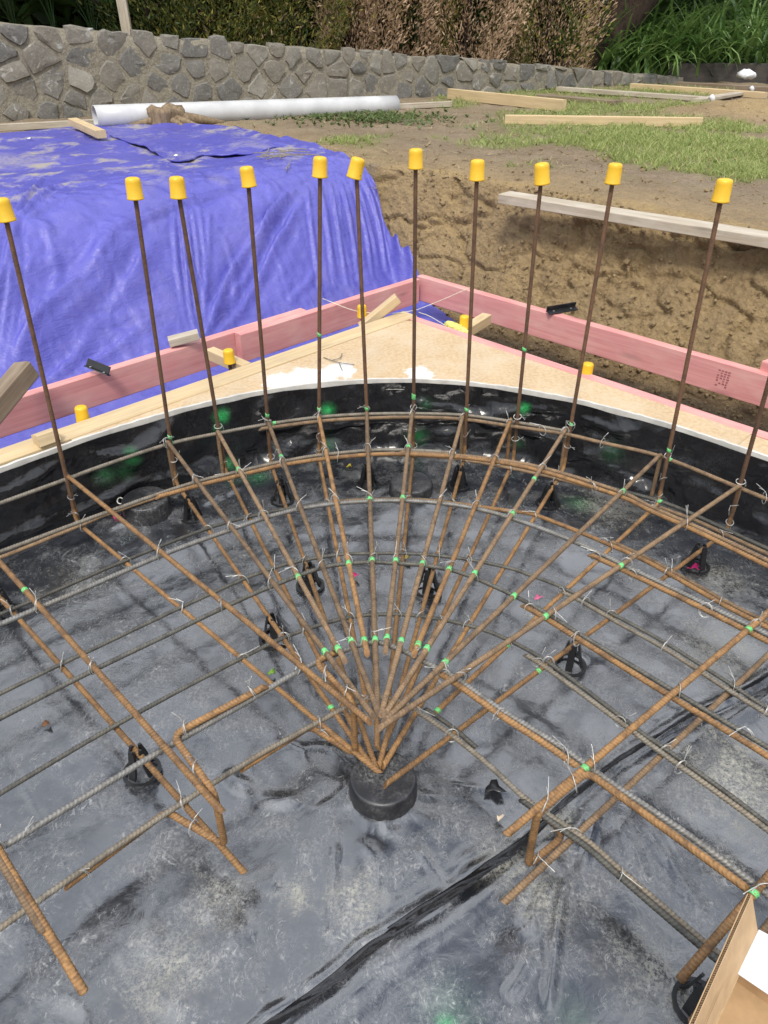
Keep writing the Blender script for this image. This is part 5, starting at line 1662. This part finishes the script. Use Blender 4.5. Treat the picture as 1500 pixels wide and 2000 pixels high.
for i, (s, z) in enumerate(S):
    tp = float(wall_top(s))
    poly = [np.array(q) for q in [(s - .5, .50), (s + .5, .50), (s + .5, tp + .4), (s - .5, tp + .4)]]
    sl = -.079; nrm2 = np.array([-sl, 1.0]); poly = clip(poly, nrm2, nrm2 @ np.array([s, tp + random.uniform(-.01, .045)]))
    for j in np.argsort(np.hypot(Sa[:, 0] - s, Sa[:, 1] - z))[1:16]:
        d = Sa[j] - np.array([s, z])
        if np.hypot(*d) < 1e-6: continue
        poly = clip(poly, d, d @ (np.array([s, z]) + d / 2))
        if len(poly) < 3: break
    if len(poly) < 3: continue
    pl = np.array(poly); c = pl.mean(0)
    # densify, roughen and round the outline
    dn = []
    for a in range(len(pl)):
        p, q = pl[a], pl[(a + 1) % len(pl)]
        L = np.hypot(*(q - p)); k = 1 + int(L / .09)
        for t_ in range(k):
            dn.append(p + (q - p) * t_ / k)
    dn = np.array(dn)
    if len(dn) < 4: continue
    for _ in range(1):
        dn = .70 * dn + .15 * (np.roll(dn, 1, 0) + np.roll(dn, -1, 0))
    c = dn.mean(0); dv = dn - c; L = np.hypot(dv[:, 0], dv[:, 1])[:, None]
    gap = .003 + .024 * random.random() ** 1.5
    dn = c + dv * np.clip((L - gap * 1.2) / np.maximum(L, 1e-6), .25, 1) * (1 + RNG.normal(0, .06, (len(dn), 1)))
    n = len(dn); dep = random.uniform(.014, .036)
    tilt = np.array([random.uniform(-.10, .10), random.uniform(-.12, .12)])
    V_, F_ = [], []
    for ring, (sc_, dd) in enumerate([(1.0, -.045), (1.0, dep * .25), (.90, dep * .85), (.55, dep)]):
        for q in dn:
            e = c + (q - c) * sc_
            V_.append(wp(e[0], e[1], dd + (e - c) @ tilt * (ring > 0) + (random.uniform(-.006, .006) if ring > 1 else 0)))
    V_.append(wp(c[0], c[1], dep * 1.05 + random.uniform(-.006, .006)))
    for r_ in range(3):
        for a in range(n):
            b = (a + 1) % n
            F_.append([r_*n + a, r_*n + b, (r_+1)*n + b, (r_+1)*n + a])
    for a in range(n):
        F_.append([3*n + a, 3*n + (a + 1) % n, 4*n])
    o = obj('stone', V_, F_, STONE, wall, False)
    me = o.data
    me.polygons.foreach_set('use_smooth', np.array([len(p.vertices) == 3 or True for p in me.polygons]))
    try:
        me.set_sharp_from_angle(angle=math.radians(24))
    except Exception:
        pass

# dark sleeper edging right of the wall and post behind it
sa, sb = P(1332, 176, .66), P(1620, 178, .66)
tag(board('sleeper', on_ground(sa[0], sa[1]) * [1, 1, 0] + [0, .7, .80], on_ground(sb[0], sb[1]) * [1, 1, 0] + [0, .7, .80], .12, .25, SLEEPER, nseg=8, cham=.01), 'dark timber sleeper edging below the strap leaved plants', 'sleeper')
pq = at_y(249, 60, 8.35)
tag(board('garden_post', (pq[0], pq[1], 1.0), (pq[0] - .02, pq[1], 2.3), .09, .05, GREYWOOD, nseg=4, up=(0, 1, 0)), 'square pine post standing behind the stone wall at the left', 'post')

# ================================================================== plants behind the wall
def foliage(name, pts, nrm, size, mat, parent, aspect=.35, up_bias=.4, spread=.6):
    """pointed leaf faces at pts pointing along nrm"""
    n = len(pts)
    d = nrm + RNG.normal(0, spread, (n, 3)); d[:, 2] += up_bias
    d /= np.linalg.norm(d, axis=1)[:, None] + 1e-9
    side = np.cross(d, RNG.normal(0, 1, (n, 3))); side /= np.linalg.norm(side, axis=1)[:, None] + 1e-9
    L = size * RNG.uniform(.6, 1.5, n)[:, None]
    V = np.stack([pts, pts + d * L * .45 + side * L * aspect * .5, pts + d * L, pts + d * L * .45 - side * L * aspect * .5], 1).reshape(-1, 3)
    F = np.arange(n * 4).reshape(-1, 4)
    return obj(name, V, F, mat, parent, attrs={'tint': np.repeat(np.clip(RNG.normal(.45, .28, n), 0, 1), 4)})

def branchy(name, base, top, r0, mat, parent, n=10, seed=0, spread=.4):
    rd = random.Random(seed)
    V, F = [], []
    base, top = np.asarray(base, float), np.asarray(top, float)
    for k in range(n):
        t = rd.uniform(.1, .9); e = base + (top - base) * t
        L = np.linalg.norm(top - base)
        q = e + np.array([rd.gauss(0, spread), rd.gauss(0, spread), rd.uniform(.1, .5) * L * .5])
        v, f, _ = sweep(spline([e, (e + q) / 2 + [0, 0, -.02], q], 4), np.linspace(r0 * .5, r0 * .12, 9), 5)
        add_to(V, F, v, f)
    v, f, _ = sweep(spline([base, (base + top) / 2 + [rd.gauss(0, .05), 0, 0], top], 6), np.linspace(r0, r0 * .2, 13), 7)
    add_to(V, F, v, f)
    return obj(name, V, F, mat, parent, True)

BARK = bark_mat('dark_bark', (0.018, 0.012, 0.009), (0.05, 0.033, 0.024))
CONIF = leaf_mat('conifer_green', (0.030, 0.055, 0.012), (0.15, 0.17, 0.035), .15, .6)
CONIFO = leaf_mat('conifer_olive', (0.10, 0.10, 0.02), (0.36, 0.31, 0.07), .15, .6)
DEADB = leaf_mat('conifer_dead', (0.27, 0.17, 0.095), (0.64, 0.47, 0.32), .2, .7)
DARKG = leaf_mat('dark_evergreen', (0.014, 0.030, 0.009), (0.06, 0.10, 0.028), .15, .4)

def bed_point(px, back, py=100):
    """point of the planting bed behind the wall on the picture column px"""
    s, z = on_wall(px, py)
    q = WALL_A + WALL_D * s - WALL_N * back
    # slide along the sight line so that the column stays the same
    r = ray(px, py); r2 = r[:2] / np.linalg.norm(r[:2])
    p = WALL_A + WALL_D * s
    c = -(r2 @ WALL_N)
    q = p + r2 * (back / max(c, .2))
    return np.array([q[0], q[1], float(g_height(np.array(q[0]), np.array(q[1])))])

def hedge_shrub(name, px, back, w, hgt, mats, n, lab, grp, size=.046, seed=1, low=0.0):
    b = bed_point(px, back)
    t = thing(name, b, lab, 'shrub', grp)
    branchy('stems', b - [0, 0, .1], b + [0, 0, hgt * .9], .03, BARK, t, 16, seed, w * .5)
    tot = sum(q for _, q in mats)
    for m, share_ in mats:
        k = int(n * 1.6 * share_ / tot)
        z = RNG.uniform(low, 1, k); th = RNG.uniform(0, 2 * math.pi, k)
        rr = 1.3 * w * (1 - .35 * z ** 3) * (.72 + .28 * np.sin(z * 3.1)) * RNG.uniform(.25, 1, k) ** .33
        lump = 1 + .75 * fbm(th * 1.6 + seed * 3.7, z * 4 + seed, 3)
        rr = rr * lump
        patch = fbm(th * 1.3 + seed * 1.7 + 40, z * 3.2, 2)
        p = np.stack([rr * np.cos(th), rr * np.sin(th), z * hgt], 1)
        foliage('crown', p + b, np.stack([np.cos(th), np.sin(th), np.full(k, .6)], 1), size, m, t, .28, .5, .55)
    return t
HG = 'hedge shrubs behind the stone wall'
hedge_shrub('conifer_shrub', 300, .95, .55, 2.5, [(CONIF, 3), (DARKG, 2)], 9000, 'dark green conifer shrub right of the wooden post', HG, seed=1)
hedge_shrub('conifer_shrub', 395, .80, .55, 2.4, [(CONIF, 2), (CONIFO, 2)], 9000, 'olive green conifer shrub above the white pipe', HG, seed=2)
hedge_shrub('conifer_shrub', 490, .80, .55, 2.5, [(CONIF, 3), (CONIFO, 1.5), (DEADB, .4)], 9000, 'green conifer shrub with a few brown tips, left of the brown ones', HG, seed=3)
hedge_shrub('conifer_shrub', 585, .70, .55, 2.4, [(CONIF, 2), (CONIFO, 2)], 9000, 'bright olive conifer shrub beside the first brown one', HG, seed=4)
hedge_shrub('brown_conifer_shrub', 690, .65, .42, 2.3, [(DEADB, 3), (CONIFO, .3)], 8000, 'leftmost dead brown conifer shrub', HG, seed=5)
hedge_shrub('brown_conifer_shrub', 775, .65, .40, 2.3, [(DEADB, 3)], 7000, 'second dead brown conifer shrub from the left', HG, seed=6)
hedge_shrub('conifer_shrub', 832, .80, .30, 2.5, [(CONIFO, 2), (CONIF, 1)], 6000, 'narrow olive conifer shrub between the brown ones', HG, seed=7)
hedge_shrub('brown_conifer_shrub', 905, .65, .46, 2.3, [(DEADB, 3)], 8500, 'third dead brown conifer shrub from the left', HG, seed=8)
hedge_shrub('conifer_shrub', 980, .95, .32, 2.5, [(CONIF, 2), (CONIFO, 1)], 6000, 'narrow dark green conifer shrub right of the third brown one', HG, seed=9)
hedge_shrub('brown_conifer_shrub', 1065, .65, .55, 2.3, [(DEADB, 3), (CONIFO, 1.2)], 9500, 'rightmost dead brown conifer shrub, mixed with olive, beside the tree trunk', HG, seed=10)
# taller trees closing the background
def big_tree(px, back, hgt, w, n, mat, lab, seed, r0=.12, low=.02):
    b = bed_point(px, back, 60)
    t = thing('background_tree', b, lab, 'tree', 'background trees')
    branchy('trunk', b - [0, 0, .2], b + [0, 0, hgt * .85], r0, BARK, t, 20, seed, w * .45)
    z = RNG.uniform(0, 1, n) ** 1.7 * (1 - low) + low; th = RNG.uniform(0, 2 * math.pi, n)
    rr = w * np.sqrt(np.clip(1.02 - (z * 1.1 - .35) ** 2, .05, 1)) * RNG.uniform(.2, 1, n) ** .4 * (1 + .6 * fbm(th * 1.5 + seed, z * 5, 3))
    p = np.stack([rr * np.cos(th), rr * np.sin(th), z * hgt], 1)
    foliage('crown', p + b, np.stack([np.cos(th), np.sin(th), np.full(n, .2)], 1), .20, mat, t, .45, .1, .8)
for k, (px, back, hgt, w) in enumerate([(60, 3.4, 5.0, 1.7), (330, 3.2, 5.2, 1.8), (620, 3.0, 5.6, 1.8), (880, 3.2, 5.4, 1.9), (1120, 3.4, 5.6, 2.0), (1340, 4.4, 5.4, 2.2), (1600, 4.6, 5.2, 2.3), (-220, 3.0, 5.0, 1.8), (200, 2.6, 4.6, 1.5), (470, 2.6, 4.8, 1.5), (750, 2.4, 4.8, 1.6), (1000, 2.6, 4.8, 1.6), (1230, 4.2, 5.2, 1.9), (1460, 5.0, 5.4, 2.0)]):
    big_tree(px, back, hgt, w, 9000, DARKG, ['dark evergreen tree behind the broad leaved plants at the far left', 'dark evergreen tree behind the post', 'dark evergreen tree behind the olive conifers', 'dark evergreen tree behind the middle brown shrubs', 'dark evergreen tree behind the leaning trunk', 'dark evergreen tree behind the strap leaved plants', 'dark evergreen tree beyond the right picture edge', 'dark evergreen tree beyond the left picture edge', 'dark evergreen tree just left of the post', 'dark evergreen tree behind the green conifers', 'dark evergreen tree behind the first two brown shrubs', 'dark evergreen tree behind the narrow dark conifer', 'dark evergreen tree just right of the leaning trunk', 'dark evergreen tree behind the right end of the strap leaved plants'][k], 20 + k)
# leaning trunk of the large tree
lb = at_y(1150, 105, 11.6); lt = at_y(1262, -20, 12.0)
t = thing('leaning_tree', (lb[0], lb[1], float(g_height(np.array(lb[0]), np.array(lb[1])))), 'large tree with a thick dark trunk leaning to the right above the wall', 'tree')
d = lt - lb
path = [lb - d * .55, lb, lt, lt + d * 1.3 + [0, 0, .5], lt + d * 2.2 + [.1, .2, 1.8]]
tp_ = spline(path, 10)
v, f, _ = sweep(tp_, np.linspace(.30, .17, len(tp_)), 16)
v += .03 * np.stack([fbm(v[:, 2] * 5, v[:, 0] * 9, 3), fbm(v[:, 2] * 5 + 7, v[:, 0] * 9, 3), np.zeros(len(v))], 1)
obj('trunk', v, f, BARK, t, True)
V_, F_ = [], []
ends = []
for k in range(9):
    s = tp_[int(len(tp_) * random.uniform(.55, .98))]
    e = s + np.array([random.gauss(0, 1.3), random.gauss(.3, 1.0), random.uniform(.7, 2.0)])
    pth = spline([s, (s + e) / 2 + [0, 0, .25], e], 6)
    v, f, _ = sweep(pth, np.linspace(.09, .02, len(pth)), 7); add_to(V_, F_, v, f); ends += [e, (s + e) / 2 + [0, 0, .3]]
obj('limbs', V_, F_, BARK, t, True)
ends = np.array(ends)
pts = ends[RNG.integers(0, len(ends), 9000)] + RNG.normal(0, .55, (9000, 3)) * [1.1, 1.1, .6]
foliage('crown', pts, RNG.normal(0, 1, pts.shape), .13, DARKG, t, .45, .0, .9)

# strap leaved clumps on the right
STRAP = leaf_mat('strap_leaf', (0.045, 0.105, 0.022), (0.20, 0.31, 0.09), .28, .28)
def strap_clump(b, n, L0, lab, seed):
    rd = np.random.default_rng(seed)
    t = thing('strap_leaf_plant', b, lab, 'plant', 'strap leaved plants')
    V, F, T = [], [], []
    for k in range(n):
        th = rd.uniform(0, 2 * math.pi); L = L0 * rd.uniform(.55, 1.15); el = rd.uniform(.75, 1.45); w = rd.uniform(.015, .026)
        base = b + np.array([rd.normal(0, .16), rd.normal(0, .16), 0])
        u = np.array([math.cos(th), math.sin(th), 0]); sd = np.array([-u[1], u[0], 0])
        p = base.copy(); e = el; tint = np.clip(rd.normal(.45, .25), 0, 1); o = len(V)
        ns = 7; droop = rd.uniform(.16, .42)
        for s in range(ns + 1):
            ww = w * (1 - (s / ns) ** 3) + .001
            V += [p - sd * ww, p + [0, 0, -.3 * ww], p + sd * ww]; T += [tint] * 3
            p = p + (u * math.cos(e) + np.array([0, 0, math.sin(e)])) * L / ns
            e -= droop * (.35 + s * .16)
        for s in range(ns):
            a = o + s * 3
            F += [[a, a + 1, a + 4, a + 3], [a + 1, a + 2, a + 5, a + 4]]
    o = obj('leaves', V, F, STRAP, t, True, attrs={'tint': T})
    tag(o, kind='stuff')
clump_rows = [(1150, .55, 95, 'strap leaved plant at the foot of the leaning trunk'), (1215, .6, 100, 'strap leaved plant just right of the leaning trunk'), (1285, .65, 110, 'strap leaved plant above the end of the stone wall'), (1350, .6, 115, 'strap leaved plant above the left end of the sleeper'),
              (1415, .6, 115, 'strap leaved plant above the middle of the sleeper'), (1480, .6, 115, 'strap leaved plant at the right picture edge in front'), (1560, .7, 115, 'strap leaved plant just beyond the right picture edge'),
              (1240, 1.3, 120, 'strap leaved plant in the second row right of the trunk'), (1315, 1.4, 120, 'strap leaved plant in the second row above the wall end'), (1395, 1.4, 120, 'strap leaved plant in the second row above the sleeper'),
              (1470, 1.4, 120, 'strap leaved plant in the second row at the right picture edge'), (1290, 2.2, 110, 'strap leaved plant in the back row nearest the trunk'), (1380, 2.3, 110, 'strap leaved plant in the middle of the back row'), (1465, 2.3, 110, 'strap leaved plant at the right end of the back row')]
for k, (px, back, n, lab) in enumerate(clump_rows):
    r = ray(px, 120); r2 = r[:2] / np.linalg.norm(r[:2])
    base_y = 11.3 + back + .35 * max(0, (1350 - px)) / 200 * -1
    q = EYE[:2] + r[:2] / r[1] * base_y
    b = np.array([q[0], q[1], max(.72, float(g_height(np.array(q[0]), np.array(q[1])))) + .10 * back])
    strap_clump(b, n, .95 + .12 * back, lab, 100 + k)

# broad leaved plants at the far left
BROAD = leaf_mat('broad_leaf', (0.012, 0.035, 0.010), (0.05, 0.105, 0.028), .2, .3)
lv, lf, lt_ = [], [], []
ns = 8
for s in range(ns + 1):
    t_ = s / ns; w = .16 * math.sin(math.pi * min(1, t_ * .97 + .03)) ** .75 * (1.15 - .5 * t_)
    for q in (-1, -.5, 0, .5, 1):
        lv.append((w * q, t_ * .55, .12 * t_ - .38 * t_ ** 2 + .05 * abs(q) + .012 * math.sin(t_ * 20 + q * 3)))
        lt_.append(.5 + .2 * math.sin(t_ * 9 + q))
lf = grid_faces(ns + 1, 5)
leaf_me = None
for k, (px, py, lab, nl) in enumerate([(40, 40, 'broad leaved dark plant in the far left corner behind the wall', 9), (115, 45, 'broad leaved dark plant with the largest leaf near the left corner', 9), (190, 45, 'broad leaved dark plant just left of the wooden post', 9)]):
    b = bed_point(px, .7 + .1 * k)
    t = thing('broad_leaf_plant', b, lab, 'plant', 'broad leaved plants')
    for j in range(nl):
        th = random.uniform(0, 6.28); h_ = random.uniform(.22, .75)
        if leaf_me is None:
            o = obj('leaf', lv, lf, BROAD, t, True, base=(0, 0, 0), attrs={'tint': lt_}); leaf_me = o.data
        else:
            o = bpy.data.objects.new('leaf', leaf_me); COL.objects.link(o); o.parent = t
        off = np.array([math.cos(th), math.sin(th)]) * .12
        o.location = (off[0], off[1], h_)
        o.rotation_euler = (random.uniform(-.2, .7), random.uniform(-.3, .3), th - 1.57)
        s_ = random.uniform(.55, 1.0); o.scale = (s_, s_, s_)
        v, f, _ = sweep(spline([b, b + [off[0] * .4, off[1] * .4, h_ * .6], b + [off[0], off[1], h_]], 4), .008, 5)
        sm = obj('stalk', v, f, BROAD, t, True, attrs={'tint': np.full(len(v), .4)})

# ================================================================== cardboard box at the lower right
zr = .400
A0 = P(1479, 1822, zr); A1 = P(1392, 2010, zr); d = unit((A1 - A0) * [1, 1, 0])
xin = np.array([-d[1], d[0], 0.0]); xin = xin if xin[0] > 0 else -xin
bx = thing('cardboard_box', (A0[0], A0[1], .10), 'open brown cardboard box standing at the lower right corner', 'cardboard box')
wid, dep_, ln_ = .30, .130, .42
def sheet(name, c, mat, par, th=.004):
    c = [np.asarray(q, float) for q in c]
    n = unit(np.cross(c[1] - c[0], c[3] - c[0])) * th / 2
    v = [q + n for q in c] + [q - n for q in c]
    f = [[0, 1, 2, 3], [7, 6, 5, 4], [0, 4, 5, 1], [1, 5, 6, 2], [2, 6, 7, 3], [3, 7, 4, 0]]
    return obj(name, v, f, mat, par)
B0, B1 = A0, A0 + d * ln_; C0, C1 = A0 + xin * wid, A0 + d * ln_ + xin * wid
dn_ = np.array([0, 0, -dep_])
sheet('side', [B0, B1, B1 + dn_, B0 + dn_], CARD, bx)
sheet('side', [C0, C1, C1 + dn_, C0 + dn_], CARD, bx)
sheet('side', [B0 + d * .004, C0 + d * .004, C0 + d * .004 + dn_, B0 + d * .004 + dn_], CARD, bx)
sheet('side', [B1, C1, C1 + dn_, B1 + dn_], CARD, bx)
sheet('bottom', [B0 + dn_, B1 + dn_, C1 + dn_, C0 + dn_], CARD, bx)
# raised left flap with its corrugated edge towards the camera
E0 = P(1468, 1748, zr + .065); E1 = E0 + d * (ln_ * 1.0)
E1 = np.array([*(P(1352, 2010, zr + .065)[:2]), zr + .065])
Hh0, Hh1 = B0 + np.array([0, 0, .002]), A1 + np.array([0, 0, .002])
fl = sheet('flap', [E0, E1, Hh1, Hh0], CARD, bx, .0012)
nf = unit(np.cross(E1 - E0, Hh0 - E0)); nf = nf if nf[0] < 0 else -nf
fl2 = sheet('flap_liner', [E0 + nf * .0052, E1 + nf * .0052, Hh1 + nf * .0052, Hh0 + nf * .0052], CARD, fl, .0012)
# fluting between the liners
along = E1 - E0; L = np.linalg.norm(along); nfl = int(L / .0035); fl_v, fl_f = [], []
dwn = (Hh0 - E0) * .5
for i in range(nfl * 4 + 1):
    t_ = i / (nfl * 4); off = .0026 + .0020 * math.sin(2 * math.pi * i / 4)
    fl_v += [E0 + along * t_ + nf * off, E0 + along * t_ + nf * off + dwn]
obj('fluting', fl_v, grid_faces(nfl * 4 + 1, 2), CARDD, fl)
# flap folded in, lower half of the opening
mid = .30
pp = thing('paper_sheet', P(1490, 1870, zr), 'white paper sheet lying in the open cardboard box', 'paper')
sheet('page', [P(1482, 1816, zr + .004), P(1441, 1902, zr + .004), P(1580, 1996, zr + .012), P(1640, 1900, zr + .012)], PAPER, pp, .0015)

# ================================================================== petals and leaves dropped on the sheet
def petal(px, py, s, col, lab, cat, name='fallen_petal'):
    q = P(px, py, .012)
    n = 10; v = [(0, 0, .004)]
    for k in range(n):
        a = 2 * math.pi * k / n
        rr = s * (1 + .4 * math.sin(a * 3 + px)) * random.uniform(.75, 1.2)
        v.append((rr * math.cos(a), rr * .8 * math.sin(a), .006 + .006 * math.sin(a * 2 + px)))
    f = [[0, 1 + k, 1 + (k + 1) % n] for k in range(n)]
    v = np.array(v); v2 = v - [0, 0, .0015]
    m = n + 1
    f = f + [[m + i for i in q_[::-1]] for q_ in f] + [[1 + (k + 1) % n, 1 + k, m + 1 + k, m + 1 + (k + 1) % n] for k in range(n)]
    o = obj(name, np.vstack([v, v2]) + q, f, col, None, True)
    tag(o, lab, cat)
MAG = plain('magenta_petal', (0.55, 0.02, 0.16), .6, .15, 60); PNK = plain('pink_petal', (0.62, 0.14, 0.26), .6, .2, 60)
GLF = plain('green_leaf', (0.16, 0.30, 0.04), .5, .2, 60); YLF = plain('yellow_leaf', (0.62, 0.48, 0.04), .6, .15, 60); BLF = plain('brown_leaf', (0.16, 0.07, 0.03), .8, .2, 60); PALE = plain('pale_chip', (0.55, 0.45, 0.33), .8)
petal(694, 1125, .013, MAG, 'bright magenta petal under the middle of the fan', 'petal')
petal(1052, 1168, .013, PNK, 'crumpled pink petal beside the dark upper ring on the right', 'petal')
petal(1356, 1110, .018, MAG, 'magenta petal lying in the far right bar chair', 'petal')
petal(228, 1010, .014, MAG, 'dark red petal at the chalk marked pile head', 'petal')
petal(683, 912, .010, YLF, 'small yellow leaf scrap behind the fan', 'leaf', 'fallen_leaf')
petal(532, 1316, .011, GLF, 'small green leaf on the sheet left of the fan', 'leaf', 'fallen_leaf')
petal(91, 1416, .010, BLF, 'small brown leaf on the dusty sheet at the left', 'leaf', 'fallen_leaf')
petal(795, 1090, .013, YLF, 'yellow green leaf caught under the middle ring bar', 'leaf', 'fallen_leaf')
petal(975, 1598, .008, PALE, 'pale wood chip right of the large pile head', 'wood chip', 'wood_chip')
petal(965, 1540, .020, BLACKP, 'torn scrap of black polythene right of the large pile head', 'plastic scrap', 'polythene_scrap')
petal(1222, 965, .010, MAG, 'red petal scrap by the second ring on the right', 'petal')
